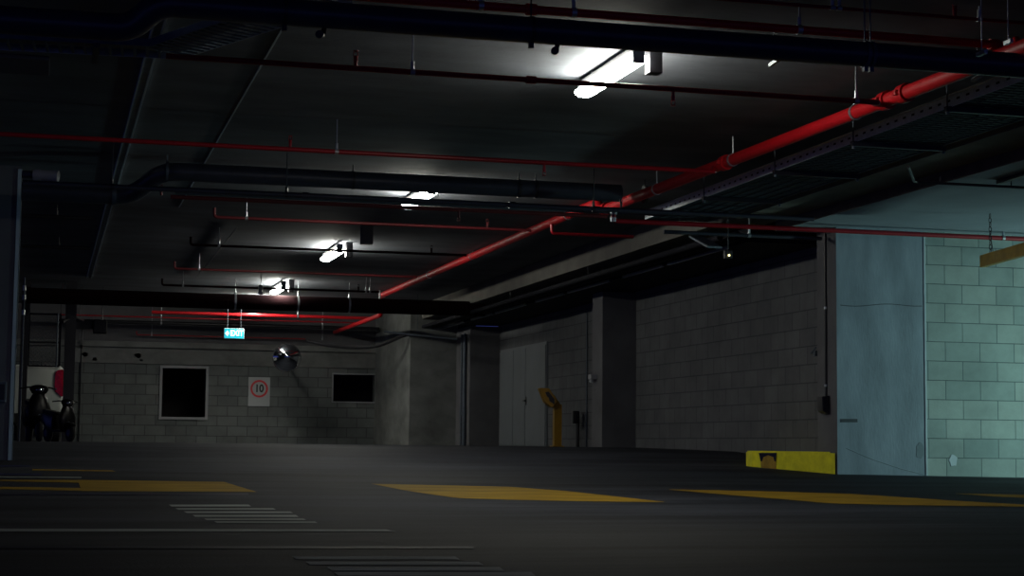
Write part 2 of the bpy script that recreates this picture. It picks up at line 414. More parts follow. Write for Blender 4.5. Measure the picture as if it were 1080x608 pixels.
# small outrigger plate ahead of the duct
bm = bm_new(); obox(bm, PD(734, 250, 17.9), PD(754, 261, 17.5), .16, .02)
tag(obj('hanging_plate', bm, 'galvdark'), 'small grey metal plate hanging under the pipes before the duct', 'plate')

# left pillar
YL = 17.5; XL = XatY(13, YL, H)
bm = bm_new(); box(bm, (-14, YL, 0), (XL, YL + .4, CEIL))
struct('wall_left', bm, 'conc_dark', 'blue grey wall end at the left edge')
root = empty('corner_guard', (XL, YL, fz(XL, YL)), 'pale metal corner guard on the edge of the left wall end', 'guard')
bm = bm_new(); box(bm, (XL - .035, YL - .012, fz(XL, YL)), (XL + .008, YL, H + 2.62)); box(bm, (XL, YL - .012, fz(XL, YL)), (XL + .008, YL + .04, H + 2.62))
obj('angle', bm, 'joint', root)
bm = bm_new(); p = Py(3, 414, YL); box(bm, (p.x - .06, YL - .07, p.z - .1), (p.x + .035, YL, p.z + .1), .008)
t = tag(obj('switch_box', bm, 'galvdark'), 'small dark switch box on the left wall end', 'switch box')
bm = bm_new(); box(bm, (p.x - .045, YL - .078, p.z - .075), (p.x + .02, YL - .068, p.z + .075), .004); obj('cover', bm, 'black', t)
# dark posts/columns at the left bay
def vpost(name, pxa, pxb, D, top, m, label, cat, dep=.2, struct_=False):
    a = PD(pxa, 465, D); Y = a.y; xa = XatY(pxa, Y, 1); xb = XatY(pxb, Y, 1)
    bm = bm_new(); box(bm, (xa, Y, fz(xa, Y) - .0), (xb, Y + dep, top))
    if struct_: return struct(name, bm, m, label)
    return tag(obj(name, bm, m), label, cat)
vpost('wall_column', 66, 77.5, 29.0, CEIL, 'conc_dark', 'slim dark column between parked vehicles and far block wall', 'column', .28, True).data.materials[0] = M['black']
vpost('wall_post', 19, 27.5, 28.9, CEIL, 'black', 'dark slim post behind the left wall end', 'post', .2, True)
root = empty('downpipe', PD(60, 465, 28.7), 'bright thin metal conduit on the left edge of the slim dark column', 'pipe')
for (a, b_) in ((61, 338),):
    bm = bm_new(); p = PD(a, b_, 28.85); tube(bm, [(p.x, p.y, PD(a, 388, 28.85).z), (p.x, p.y, PD(a, 331, 28.85).z)], .012, 8); obj('conduit', bm, 'galvdark', root, True)
p = PD(26, 300, 28.6); bm = bm_new(); tube(bm, [(p.x, p.y, fz(p.x, p.y)), (p.x, p.y, CEIL)], .014, 8)
t = tag(obj('steel_pole', bm, 'galvdark', None, True), 'slim metal pole beside the dark post behind the left wall end', 'pole')
for yy in (304, 314, 330):
    q = PD(26, yy, 28.6); bm = bm_new(); tube(bm, [(p.x, p.y, q.z - .04), (p.x, p.y, q.z + .04)], .028, 10); obj('coupling', bm, 'galv', t, True)

# ceiling trunking & joints
xt = .61
root = empty('cable_trunking', (xt, 12, CEIL), 'pale grey cable trunking running along the ceiling at the left', 'trunking')
bm = bm_new(); box(bm, (xt - .025, 5, CEIL - .02), (xt + .04, 29, CEIL)); obj('trunk', bm, 'trunk', root)
bm = bm_new(); box(bm, (xt - .032, 5, CEIL - .03), (xt - .020, 29, CEIL)); obj('edge', bm, 'joint', root)
bm = bm_new(); box(bm, (xt + .03, 5, CEIL - .03), (xt + .046, 29, CEIL)); obj('edge', bm, 'joint', root)
bm = bm_new(); box(bm, (1.385, 5, CEIL - .006), (1.397, 20, CEIL)); struct('trim_7', bm, 'joint', 'thin pale joint line across the ceiling')
bm = bm_new(); tube(bm, [Pz(250, 240, 2.63), Pz(228, 268, 2.63), Pz(208, 292, 2.63)], .008, 6)
tag(obj('ceiling_cable', bm, 'sealdim'), 'thin pale cable crossing the ceiling between red pipes at the left', 'cable')
bm = bm_new(); a = Pz(-10, 60, 2.62); b_ = Pz(52, 80, 2.62); box(bm, (a.x, a.y, CEIL - .03), (b_.x, b_.y, CEIL), .004)
tag(obj('ceiling_plate', bm, 'bluepipe'), 'dark flat plate on the ceiling below the cable ladder at far left', 'plate')

# ================================================================== PIPES
def clamp(bm, c, r, d, w=.03):
    d = Vector(d).normalized(); tube(bm, [c - d * w / 2, c + d * w / 2], r, 16)
def head(parent, x, y, z, r, up, m='red'):
    bm = bm_new(); s = 1 if up else -1
    tube(bm, [(x, y, z + s * r * .5), (x, y, z + s * (r + .035))], .012, 8)
    tube(bm, [(x, y, z + s * (r + .03)), (x, y, z + s * (r + .06))], [.016, .009], 8)
    for k in (-1, 1): tube(bm, [(x + k * .012, y, z + s * (r + .05)), (x + k * .014, y, z + s * (r + .075)), (x, y, z + s * (r + .09))], .003, 5)
    tube(bm, [(x, y, z + s * (r + .088)), (x, y, z + s * (r + .092))], .018, 10)
    obj('sprinkler_head', bm, m, parent, True)
def hanger(parent, x, y, z, r, d=(1, 0, 0), m='galv', top=None):
    bm = bm_new(); tube(bm, [(x, y, z + r), (x, y, (top or CEIL))], .005, 6)
    clamp(bm, Vector((x, y, z)), r + .004, d, .03); tube(bm, [(x, y, z + r), (x, y, z + r + .05)], .012, 8)
    obj('hanger', bm, m, parent, True)
def cross(name, label, ref, ze, xa, xb, r, m, hangers=(), heads=(), cat='pipe', endup=None, endcap=None, tail=None, hm='galv', top=None, couplings=()):
    p = Pz(ref[0], ref[1], ze); Y = p.y; z = p.z
    a = XatY(xa, Y, z); b = XatY(xb, Y, z)
    root = empty(name, ((a + b) / 2, Y, z), label, cat)
    pts = [Vector((a, Y, z)), Vector((b, Y, z))]
    if endup: pts.insert(0, Vector((a, Y, z + endup)))
    if tail: pts += [Vector((b + t[0], Y + t[1], z + t[2])) for t in tail]
    bm = bm_new(); tube(bm, pts, r, 18 if r > .05 else 12, bend=max(.04, r * 1.6)); obj('pipe_run', bm, m, root, True)
    for h in hangers: hanger(root, XatY(h, Y, z), Y, z, r, m=hm, top=top)
    for h, up in heads: head(root, XatY(h, Y, z), Y, z, r, up, m if m != 'black' else 'black')
    for cpx in couplings:
        bm = bm_new(); clamp(bm, Vector((XatY(cpx, Y, z), Y, z)), r + .008, (1, 0, 0), .06); obj('coupling', bm, m, root, True)
    return root, a, b, Y, z

ZM = 2.50
XM = 5.60; XM2 = 5.60
def YonX(X, px): # depth where line X=const appears in column px
    return Px(px, 300, X).y
cross('sprinkler_pipe', 'thin dark red pipe nearest the top right corner', (950, 14), 2.57, 735, 1100, .011, 'red', hangers=(878, 885, 1033), heads=((1007, True),))
r1 = cross('fire_main_branch', 'thick red pipe along the top edge above the big black pipe', (810, 29), 2.50, 300, 1067, .026, 'redmain', hangers=(507, 605, 843), heads=(), tail=((.07, .05, .0), (.09, .1, .07)), couplings=(560, 1048))
cross('sprinkler_pipe', 'dark red pipe crossing in front of the nearest lit lamp', (540, 83), 2.28, 175, 923, .018, 'red', hangers=(435, 903), heads=((375, True), (710, False)), tail=((.02, .0, 0), (.34, .70, .14)), couplings=(560,))
cross('sprinkler_pipe', 'long red pipe from left edge joining the red main near centre right', (540, 170), 2.38, -12, 752, .019, 'red', hangers=(355,), heads=((306, True), (574, False)), tail=((.01, .0, 0), (.03, .06, .05)))
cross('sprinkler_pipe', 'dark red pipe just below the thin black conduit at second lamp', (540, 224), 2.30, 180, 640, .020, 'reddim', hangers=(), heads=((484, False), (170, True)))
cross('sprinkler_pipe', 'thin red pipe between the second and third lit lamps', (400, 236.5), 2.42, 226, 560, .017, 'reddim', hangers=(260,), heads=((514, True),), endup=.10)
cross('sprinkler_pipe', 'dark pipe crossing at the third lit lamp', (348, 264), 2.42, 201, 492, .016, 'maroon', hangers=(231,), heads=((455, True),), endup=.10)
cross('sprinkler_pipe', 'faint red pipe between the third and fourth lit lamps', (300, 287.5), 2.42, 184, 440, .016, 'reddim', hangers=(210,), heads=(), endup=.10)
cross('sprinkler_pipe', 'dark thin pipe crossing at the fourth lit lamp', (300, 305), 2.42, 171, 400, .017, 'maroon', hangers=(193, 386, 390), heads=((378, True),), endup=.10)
r9 = cross('sprinkler_pipe', 'brightly lit red pipe below the thick maroon pipe at the far end', (300, 333.5), 2.34, 160, 390, .030, 'redmain', hangers=(314,), heads=())
cross('sprinkler_pipe', 'second thinner red pipe just under the bright far red pipe', (300, 338.7), 2.34, 30, 386, .014, 'red', hangers=(170,))
cross('sprinkler_pipe', 'lowest thin red pipe on the far wall behind the exit sign', (250, 356), 2.08, 144, 322, .013, 'red', hangers=(160, 340), heads=(), endup=.07)
g = cross('sprinkler_pipe', 'long dark red pipe passing along the top of the right block wall', (860, 242.5), 2.19, 647, 1105, .024, 'red', hangers=(1058,), heads=(), endup=.13, hm='galv', top=ZA + .0)
bm = bm_new(); tube(bm, [(g[1], g[3], g[4] + .12), (g[1], g[3], g[4] + .06)], .034, 12); tube(bm, [(g[1], g[3], g[4] + .03), (g[1], g[3], g[4] - .01)], .03, 12); obj('joint_collar', bm, 'galv', g[0], True)
cross('sprinkler_pipe', 'short red pipe with elbow under the middle of the red main', (620, 248), 2.25, 582, 668, .018, 'red', hangers=(), heads=(), endup=.10)
# far maroon pipe
cross('large_pipe', 'thick black and maroon pipe crossing below the fourth lit lamp', (300, 320), 2.28, 28, 511, .125, 'maroon', hangers=(248, 314, 368), couplings=(30,), top=CEIL)
cross('conduit', 'thin dark pipe running below the pale ledge band of the far wall', (300, 344.5), 2.3, 60, 400, .035, 'black', hangers=(170, 340))
# thin black conduits at second lamp
cross('conduit', 'long thin black conduit with highlight crossing at the second lamp', (540, 216.5), 2.26, 24, 858, .024, 'bluepipe', hangers=(118, 302, 626), heads=((655, True),), couplings=(322, 540), hm='black')
cross('conduit', 'thin grey conduit running just under the black conduit at second lamp', (540, 220), 2.28, 185, 700, .012, 'galvdark')
cross('conduit', 'short dark conduit above the pier of the side wall', (800, 249), 2.16, 700, 866, .02, 'bluepipe', hangers=(790,), top=CEIL)
cross('conduit', 'faint dark pipe in the dark left bay below the blue pipe', (60, 229), 2.5, 24, 98, .02, 'black', hangers=(60,), hm='black')
cross('conduit', 'second faint dark pipe in the left bay nearer the trunking end', (60, 261), 2.5, 24, 95, .022, 'black', hangers=(62,), hm='black')

# big black pipe 1 (with a jog on the left)
p = Pz(810, 50, 2.265); Y1 = p.y; z1 = p.z; r = .072
xa = XatY(1110, Y1, z1); xj = XatY(168, Y1, z1); xl = XatY(-15, Y1, z1)
root = empty('black_pipe', (3, Y1, z1), 'biggest black pipe crossing the top of the view in front of the nearest lamp', 'pipe')
bm = bm_new(); tube(bm, [(xa, Y1, z1), (xj, Y1, z1), (xj - .14, Y1 + .06, z1 - .13), (xl - .2, Y1 + .06, z1 - .13)], r, 22, bend=.08); obj('pipe_run', bm, 'bluepipe', root, True)
for px, gm in ((300, 'black'), (560, 'black'), (912, 'galvdark'), (918, 'galvdark')):
    x = XatY(px, Y1, z1); bm = bm_new(); clamp(bm, Vector((x, Y1, z1)), r + .006, (1, 0, 0), .02)
    tube(bm, [(x, Y1, z1 + r), (x, Y1, CEIL)], .005, 6); box(bm, (x - .012, Y1 - .02, z1 - r - .03), (x + .012, Y1 + .01, z1 - r + .002)); obj('clamp', bm, gm, root, True)
# dark brackets hanging below pipe 1
for px, lab in ((342, 'small dark bracket hooked under the big black pipe left of centre'), (588, 'small dark bracket hooked under the big black pipe left of the nearest lamp')):
    x = XatY(px, Y1, z1); bm = bm_new(); tube(bm, [(x, Y1 + .0, z1 - r - .001), (x - .0, Y1 + .03, z1 - r - .03), (x - .03, Y1 - .06, z1 - r - .05)], .014, 8); tube(bm, [(x - .035, Y1 - .075, z1 - r - .05), (x - .03, Y1 - .05, z1 - r - .05)], .022, 10)
    tag(obj('pipe_bracket', bm, 'black', None, True), lab, 'bracket')
# pale strut ends near the top right
for (a, b_, ze, lab) in (((812, 69), (821, 63), 2.42, 'short bright metal strut end above the red main in the upper right'), ((1031, 58), (1040, 54.5), 2.24, 'short bright strut end in front of the big black pipe'), ((1060, 46), (1067, 43), 2.38, 'small pale strut end by the red elbow at top right'), ((1026, 85), (1036, 79), 2.45, 'dull strut end between red main and perforated tray')):
    bm = bm_new(); obox(bm, Pz(a[0], a[1], ze), Pz(b_[0], b_[1], ze), .022, .022)
    c_ = (Pz(a[0], a[1], ze) + Pz(b_[0], b_[1], ze)) / 2; tube(bm, [c_ + Vector((0, 0, .01)), (c_.x, c_.y, CEIL)], .003, 6); tag(obj('strut_end', bm, 'galv'), lab, 'bracket')
# big pipe 2
p = Pz(540, 198.5, 2.50); Y2 = p.y; z2 = p.z; r = .085
xa = 5.44; xj = XatY(172, Y2, z2); xl = XatY(24, Y2 + .5, z2)
root = empty('blue_grey_pipe', (3, Y2, z2), 'thick dark blue grey pipe with offset bends crossing above the second lamp', 'pipe')
bm = bm_new(); tube(bm, [(xa, Y2, z2), (xj, Y2, z2), (xj - .27, Y2 + .35, z2 - .20), (xl, Y2 + .35, z2 - .20)], r, 22, bend=.16); obj('pipe_run', bm, 'bluepipe', root, True)
for px in (176, 372, 547, 565, 680):
    x = XatY(px, Y2, z2); bm = bm_new(); clamp(bm, Vector((x, Y2, z2)), r + .006, (1, 0, 0), .025); tube(bm, [(x, Y2, z2 + r), (x, Y2, CEIL)], .006, 6); obj('clamp', bm, 'galvdark' if px == 176 else 'black', root, True)
x = XatY(121, Y2 + .35, z2); bm = bm_new(); clamp(bm, Vector((x, Y2 + .35, z2 - .20)), r + .008, (1, 0, 0), .04); obj('clamp', bm, 'galvdark', root, True)
# ceiling-mounted unit at left
p = PD(50, 187, 15.6)
root = empty('detector', p, 'pale round capped fitting on a stub pipe high beside the left wall end', 'fitting')
bm = bm_new(); tube(bm, [PD(24, 184, 15.6), PD(36, 184.5, 15.6)], .035, 14); obj('stub', bm, 'bluepipe', root, True)
bm = bm_new(); tube(bm, [PD(36, 185, 15.6), PD(43, 185, 15.6), PD(44, 185, 15.6), PD(61.5, 186.5, 15.6)], [.055, .055, .05, .052], 18); obj('cap', bm, 'frame', root, True)

# red main
ya = Pz(1085, 42, ZM).y - 1.2; yj = Px(632, 215, XM).y; yk = Px(402, 312, XM2).y
z0 = H + ZM; zA = H + 2.40; zB = H + 2.475; zC = H + 2.580
root = empty('fire_main', (XM, 15, z0), 'bright red fire main running from upper right away to the far end', 'pipe')
bm = bm_new(); tube(bm, [(XM, ya, zA), (XM, yj - .07, zB), (XM, yj + .07, zC), (XM, yk, zC)], .050, 18, bend=.08); obj('pipe_run', bm, 'redmain', root, True)
zl = H + 2.24
def mz(y): return zA + (zB - zA) * (y - ya) / (yj - ya) if y < yj else zC
bm = bm_new(); tube(bm, [(XM2, yk - .06, zC), (XM2, yk, zC), (XM2, yk + .02, zl), (XM2, YW - .12, zl)], .04, 14, bend=.06); obj('lower_run', bm, 'redmain', root, True)
for px in (903, 955, 935, 765, 640, 600, 500, 455):
    y = Px(px, 150, XM if px > 632 else XM2).y; x = XM; z0 = mz(y)
    if px in (955, 935, 765, 640):
        bm = bm_new(); clamp(bm, Vector((x, y, z0)), .066, (0, 1, 0), .09); box(bm, (x - .085, y - .02, z0 - .018), (x + .085, y + .02, z0 + .018), .006); obj('coupling', bm, 'redmain', root, True)
    else:
        bm = bm_new(); clamp(bm, Vector((x, y, z0)), .056, (0, 1, 0), .03); tube(bm, [(x, y, z0 + .05), (x, y, CEIL)], .006, 6); obj('hanger', bm, 'galv', root, True)
for px in (773, 693):
    y = Px(px, 150, XM).y; z0 = mz(y); bm = bm_new(); tube(bm, [(XM, y, z0 + .05), (XM, y, CEIL)], .006, 6); clamp(bm, Vector((XM, y, z0)), .056, (0, 1, 0), .03); obj('hanger', bm, 'galv', root, True)
y = Px(402, 312, XM2).y - .2; z0 = zC; bm = bm_new(); clamp(bm, Vector((XM2, y, z0)), .056, (0, 1, 0), .03); tube(bm, [(XM2 - .06, y, z0 - .12), (XM2 - .06, y, z0 + .15)], .022, 8); obj('bracket', bm, 'galv', root, True)

# cable ladder, top left
def ladder(root, pts, w, railm, rungm, step=.062):
    n = len(pts); nor = [(pts[i + 1] - pts[i]).cross(Vector((0, 0, 1))).normalized() for i in range(n - 1)]; off = []
    for i in range(n):
        a = nor[max(i - 1, 0)]; b = nor[min(i, n - 2)]; m_ = (a + b).normalized(); off.append(m_ / max(.4, m_.dot(a)))
    for k, sg in enumerate((1, -1)):
        bm = bm_new()
        for i in range(n - 1): obox(bm, pts[i] + off[i] * sg * w / 2, pts[i + 1] + off[i + 1] * sg * w / 2, .008, .05)
        obj('side_rail', bm, railm[k], root)
    bm = bm_new()
    for i in range(n - 1):
        d = pts[i + 1] - pts[i]; c = int(d.length / step)
        for k in range(c):
            q = pts[i] + d * ((k + .5) / c) - Vector((0, 0, .02)); obox(bm, q + nor[i] * w / 2, q - nor[i] * w / 2, .018, .006)
    obj('rungs', bm, rungm, root)
zL = 2.56
pts = [Pz(-25, 41.5, zL), Pz(175, 52, zL), Pz(290, 14, zL), Pz(345, -5, zL)]
root = empty('cable_ladder', pts[1], 'dark cable ladder at top left bending away behind the black pipe', 'cable tray')
ladder(root, pts, .34, ('galvdark', 'galv'), 'galvdark', .075)
bm = bm_new(); q = Pz(101, 50, zL); obox(bm, q + Vector((0, -.25, -.04)), q + Vector((0, .25, -.04)), .04, .03); tube(bm, [q + Vector((0, -.2, -.04)), q + Vector((0, -.2, .09))], .006, 6); obj('support_bar', bm, 'black', root)
bm = bm_new(); obox(bm, Pz(-25, 38.5, zL), Pz(172, 48.5, zL), .10, .035); obox(bm, Pz(172, 48.5, zL), Pz(300, 6, zL), .10, .035); obj('cable_bundle', bm, 'black', root)

# perforated cable tray, right
TX0, TX1, TZ = 5.98, 6.70, H + 2.38
YT0, YT1 = 7.0, 17.2
root = empty('cable_tray', (TX0, 12, TZ), 'wide perforated metal cable tray running beside the red main', 'cable tray')
bm = bm_new(); box(bm, (TX0, YT0, TZ - .02), (TX0 + .004, YT1, TZ + .065)); box(bm, (TX0 - .02, YT0, TZ + .06), (TX0 + .004, YT1, TZ + .065)); obj('side_rail', bm, 'slotrail', root, label='pale perforated side rail')
bm = bm_new(); box(bm, (TX1 - .01, YT0, TZ - .02), (TX1, YT1, TZ + .04)); obj('side_rail', bm, 'galvdark', root)
bm = bm_new(); yy = YT0
while yy < YT1:
    box(bm, (TX0 + .004, yy, TZ - .012), (TX1 - .01, yy + .035, TZ - .004)); yy += .075
for k in range(1, 6): box(bm, (TX0 + k * (TX1 - TX0) / 6 - .004, YT0, TZ - .016), (TX0 + k * (TX1 - TX0) / 6 + .004, YT1, TZ - .004))
obj('tray_bed', bm, 'traybed', root)
bm = bm_new(); box(bm, (TX0 + .06, YT0, TZ - .002), (TX1 - .08, YT1, TZ + .035)); obj('cable_bundle', bm, 'black', root)
for px in (1003, 903, 820, 745):
    y = Px(px, 150, TX0).y; bm = bm_new(); box(bm, (TX0 - .04, y - .02, TZ - .055), (TX1 + .04, y + .02, TZ - .018)); obj('support_bar', bm, 'black', root)
    for x in (TX0 - .025, TX1 + .025):
        bm = bm_new(); tube(bm, [(x, y, TZ - .07), (x, y, CEIL)], .006, 6); tube(bm, [(x, y, TZ - .075), (x, y, TZ - .055)], .012, 6); obj('drop_rod', bm, 'galvdark', root, True)
# right soffit cable + dark bar
bm = bm_new(); p = Pz(964, 192, 2.2); q = Pz(1100, 199, 2.2)
tube(bm, [Pz(958, 176, 2.2), p, q], .012, 8, bend=.05)
for t_ in (0.2, .75):
    c = p.lerp(q, t_); tube(bm, [c, (c.x, c.y, ZA)], .006, 6)
tag(obj('soffit_conduit', bm, 'black', None, True), 'thin black conduit crossing the pale lower soffit on the right', 'conduit')
bm = bm_new(); obox(bm, Pz(1053, 192.5, 2.24), Pz(1110, 175, 2.24), .04, .03)
tag(obj('soffit_bar', bm, 'black'), 'short dark bar on the pale soffit at the right edge', 'bar')
# dark utility pipes between tray and duct (depth direction)
for k, (x, ze, r, lab, m_) in enumerate(((6.86, 2.22, .035, 'dark pipe running away beneath the cable tray', 'duct'), (7.06, 2.24, .05, 'dark insulated pipe running away beside the black duct', 'duct'))):
    bm = bm_new(); tube(bm, [(x, 17.3, H + ze), (x, 33, H + ze)], r, 12); o = tag(obj('service_pipe', bm, m_, None, True), lab, 'pipe')
    for y in (18, 22, 26, 30):
        bm = bm_new(); tube(bm, [(x, y, H + ze + r), (x, y, CEIL if x < XS - .1 else H + 2.36)], .005, 6); obj('hanger', bm, 'black', o)
bm = bm_new(); p = PD(769, 269.5, 17.6); bmesh.ops.create_icosphere(bm, subdivisions=2, radius=.011, matrix=Matrix.Translation(p))
led = obj('indicator', bm, 'dot'); 
bm = bm_new(); box(bm, p + Vector((-.04, .01, -.03)), p + Vector((.04, .06, .05)), .005)
t = tag(obj('sensor', bm, 'black'), 'tiny black sensor with a yellow lit dot under the dark duct end', 'sensor')
bm = bm_new(); tube(bm, [p + Vector((0, .035, .05)), (p.x, p.y + .035, CEIL if p.x < XS - .1 else H + 2.36)], .006, 6); obj('drop_rod', bm, 'black', t)
led.parent = t

# drooping cables at far corner
bm = bm_new(); tube(bm, [PD(324, 360, 33.4), PD(345, 364.5, 33.4), PD(372, 367, 33.4), PD(398, 366, 33.2), PD(430, 352, 33)], .035, 8, bend=.5)
tag(obj('drooping_cable', bm, 'black', None, True), 'black sagging cable bundle between mirror and far corner', 'cable')
bm = bm_new(); tube(bm, [PD(405, 350, 31), PD(440, 354, 31), PD(482, 358, 31)], .02, 8, bend=.5)
tube(bm, [PD(440, 354, 31), (PD(440, 354, 31).x, PD(440, 354, 31).y, CEIL)], .005, 6); tag(obj('drooping_cable', bm, 'galvdark', None, True), 'thin grey sagging cable in the dark above the corner wall', 'cable')

# ================================================================== LIGHTS
lights = [(640, 80.5, 2.50), (440, 210, 2.50), (348, 269, 2.50), (291.5, 305.5, 2.50), (275, 320.5, 2.50)]
labs = ['nearest and largest lit fluorescent batten, top centre', 'second lit fluorescent batten below the thick blue pipe', 'third lit fluorescent batten, smaller and farther down the row', 'farthest lit fluorescent batten above the maroon pipe', 'lit fluorescent batten hidden behind the thick maroon pipe at the far end']
XLT = 3.67
for k, (px, py, ze) in enumerate(lights):
    c = Pz(px, py, 2.53); yc = c.y; xc = XLT
    print('light', k, round(c.x, 2), round(yc, 2))
    root = empty('fluorescent_light', (xc, yc, CEIL), labs[k], 'light', 'lit ceiling battens in a row')
    zb = CEIL - .035
    bm = bm_new(); box(bm, (xc - .035, yc - .62, zb - .045), (xc + .035, yc + .62, zb), .006); obj('batten', bm, 'conc_dark', root)
    bm = bm_new()
    secs = []
    for yy, s in ((yc - .60, .75), (yc - .585, 1), (yc + .585, 1), (yc + .60, .75)):
        secs.append([(xc + .075 * s * math.cos(a) , yy, zb - .085 + .034 * s * math.sin(a)) for a in [2 * PI * i / 14 for i in range(14)]])
    loft(bm, secs); obj('diffuser', bm, 'tube', root, True, label='glowing white diffuser')
    for s in (-1, 1):
        bm = bm_new(); box(bm, (xc - .04, yc + s * .61 - .012, zb - .12), (xc + .04, yc + s * .61 + .012, zb - .0), .004); obj('end_cap', bm, 'galvdark', root)
        bm = bm_new(); tube(bm, [(xc, yc + s * .4, zb), (xc, yc + s * .4, CEIL)], .008, 6); obj('mount', bm, 'galv', root)
    if k in (0, 2, 3):
        bm = bm_new(); x = xc + .14; box(bm, (x - .045, yc - .56, CEIL - .2), (x + .045, yc - .46, CEIL), .006)
        tag(obj('ceiling_bracket', bm, 'black'), 'dark bracket block beside the ' + ('nearest', '', 'third', 'farthest')[k] + ' lit batten', 'bracket')
p = Pz(387, 248, 2.55); bm = bm_new(); box(bm, (p.x - .08, p.y - .1, CEIL - .22), (p.x + .06, p.y + .02, CEIL), .006)
tag(obj('ceiling_box', bm, 'conc_dark'), 'small dark box on the ceiling just above the third lit lamp', 'box')
p = PD(275, 305, 27.5); bm = bm_new(); tube(bm, [p + Vector((0, 0, -.08)), p + Vector((0, 0, .06))], .035, 12); tube(bm, [p + Vector((0, 0, .06)), (p.x, p.y, CEIL)], .006, 6)
tag(obj('alarm_sounder', bm, 'frame', None, True), 'small pale cylinder hanging left of the farthest lit lamp', 'fitting')

# EXIT sign
D = 32.0
ZX = PD(247, 352, D)
root = empty('exit_sign', ZX, 'lit teal EXIT sign with white arrow hanging before the far wall', 'sign')
hw = .185; hh = .095
bm = bm_new(); box(bm, (ZX.x - hw, ZX.y, ZX.z - hh), (ZX.x + hw, ZX.y + .06, ZX.z + hh), .008); obj('housing', bm, 'white', root)
bm = bm_new(); box(bm, (ZX.x - hw + .008, ZX.y - .004, ZX.z - hh + .008), (ZX.x + hw - .008, ZX.y + .001, ZX.z + hh - .008)); obj('panel', bm, 'exitglow', root, label='lit teal face')
def text(s, size, loc, m, parent, name, rot=(PI / 2, 0, 0), ext=.001, sx=1.0, off=.032):
    cu = bpy.data.curves.new('txt', 'FONT'); cu.body = s; cu.size = size; cu.align_x = 'CENTER'; cu.align_y = 'CENTER'; cu.extrude = ext; cu.offset = size * off
    to = bpy.data.objects.new('txt', cu); me = bpy.data.meshes.new_from_object(to); bpy.data.objects.remove(to)
    me.transform(Matrix.Translation(loc) @ Matrix.Rotation(rot[0], 4, 'X') @ Matrix.Diagonal((sx, 1, 1, 1)))
    me.materials.clear(); me.materials.append(M[m])
    o = bpy.data.objects.new(name, me); C.objects.link(o); o.parent = parent; o.matrix_parent_inverse = Matrix.Translation(parent.location).inverted()
    return o
text('EXIT', .145, (ZX.x + .045, ZX.y - .007, ZX.z), 'exitwhite', root, 'lettering', sx=.80, off=.010)
bm = bm_new()
vs = [(-.165, 0), (-.115, .05), (-.115, -.05)]
f = [bm.verts.new((ZX.x + a, ZX.y - .006, ZX.z + b)) for a, b in vs]; bm.faces.new(f); box(bm, (ZX.x - .117, ZX.y - .007, ZX.z - .016), (ZX.x - .100, ZX.y - .005, ZX.z + .016)); obj('arrow', bm, 'exitwhite', root)
for s in (-.12, .12):
    bm = bm_new(); tube(bm, [(ZX.x + s, ZX.y + .03, ZX.z + hh), (ZX.x + s, ZX.y + .03, CEIL)], .006, 6); obj('drop_rod', bm, 'galvdark', root)

# speed sign
S = Py(273.3, 413.5, YW - .02); sw = .215; sh = .29
root = empty('speed_sign', S, 'white speed limit sign with red ring and number 10 on far wall', 'sign')
bm = bm_new(); box(bm, (S.x - sw, YW - .022, S.z - sh), (S.x + sw, YW - .014, S.z + sh), .003); obj('plate', bm, 'signwhite', root)
zc = S.z + .06
bm = bm_new(); n = 40
for i in range(n):
    a, b = 2 * PI * i / n, 2 * PI * (i + 1) / n
    q = [(S.x + rr * math.cos(t), YW - .025, zc + rr * math.sin(t)) for rr, t in ((.175, a), (.175, b), (.135, b), (.135, a))]
    bm.faces.new([bm.verts.new(v) for v in q])
bmesh.ops.remove_doubles(bm, verts=bm.verts, dist=1e-5); obj('red_ring', bm, 'signred', root)
text('10', .21, (S.x, YW - .026, zc), 'ink', root, 'number', sx=.85)
bm = bm_new(); box(bm, (S.x - .05, YW - .015, S.z - .05), (S.x + .05, YW + .001, S.z + .05)); obj('fixing', bm, 'galv', root)

# convex mirror
D = 33.4; mc = PD(302.5, 377.5, D); mr = .265
root = empty('convex_mirror', mc, 'round convex traffic mirror above and right of the speed sign', 'mirror')
nd = (EYE - mc + Vector((0, 0, -1.2)) + Vector((1.2, 0, 0))).normalized()
rotm = Vector((0, 0, 1)).rotation_difference(nd).to_matrix().to_4x4()
def cap(bm, R, depth, rings=10, seg=40, flip=False):
    Rs = (R * R + depth * depth) / (2 * depth); th = math.asin(min(1, R / Rs)); prev = None
    top = bm.verts.new((0, 0, depth if not flip else -depth))
    for i in range(1, rings + 1):
        a = th * i / rings; rr = Rs * math.sin(a); zz = Rs * math.cos(a) - (Rs - depth)
        if flip: zz = -zz
        ring = [bm.verts.new((rr * math.cos(2 * PI * k / seg), rr * math.sin(2 * PI * k / seg), zz)) for k in range(seg)]
        for k in range(seg):
            if prev is None: bm.faces.new((top, ring[k], ring[(k + 1) % seg]))
            else: bm.faces.new((prev[k], prev[(k + 1) % seg], ring[(k + 1) % seg], ring[k]))
        prev = ring
bm = bm_new(); cap(bm, mr, .10); bm.transform(Matrix.Translation(mc) @ rotm); obj('mirror_face', bm, 'mirror', root, True, label='domed reflective face')
bm = bm_new(); cap(bm, mr, .06, flip=True); bm.transform(Matrix.Translation(mc) @ rotm); obj('back_shell', bm, 'black', root, True)
bm = bm_new(); tube(bm, [mc + rotm.to_3x3() @ Vector((mr * math.cos(a), mr * math.sin(a), 0)) for a in [2 * PI * i / 40 for i in range(41)]], .011, 8, caps=False); obj('rim', bm, 'black', root, True)
bm = bm_new(); tube(bm, [mc - nd * .05, mc - nd * .25, (mc.x + .1, YW, mc.z + .18)], .02, 8); tube(bm, [(mc.x + .1, YW - .025, mc.z + .18), (mc.x + .1, YW - .0, mc.z + .18)], .06, 12); obj('arm', bm, 'black', root, True)

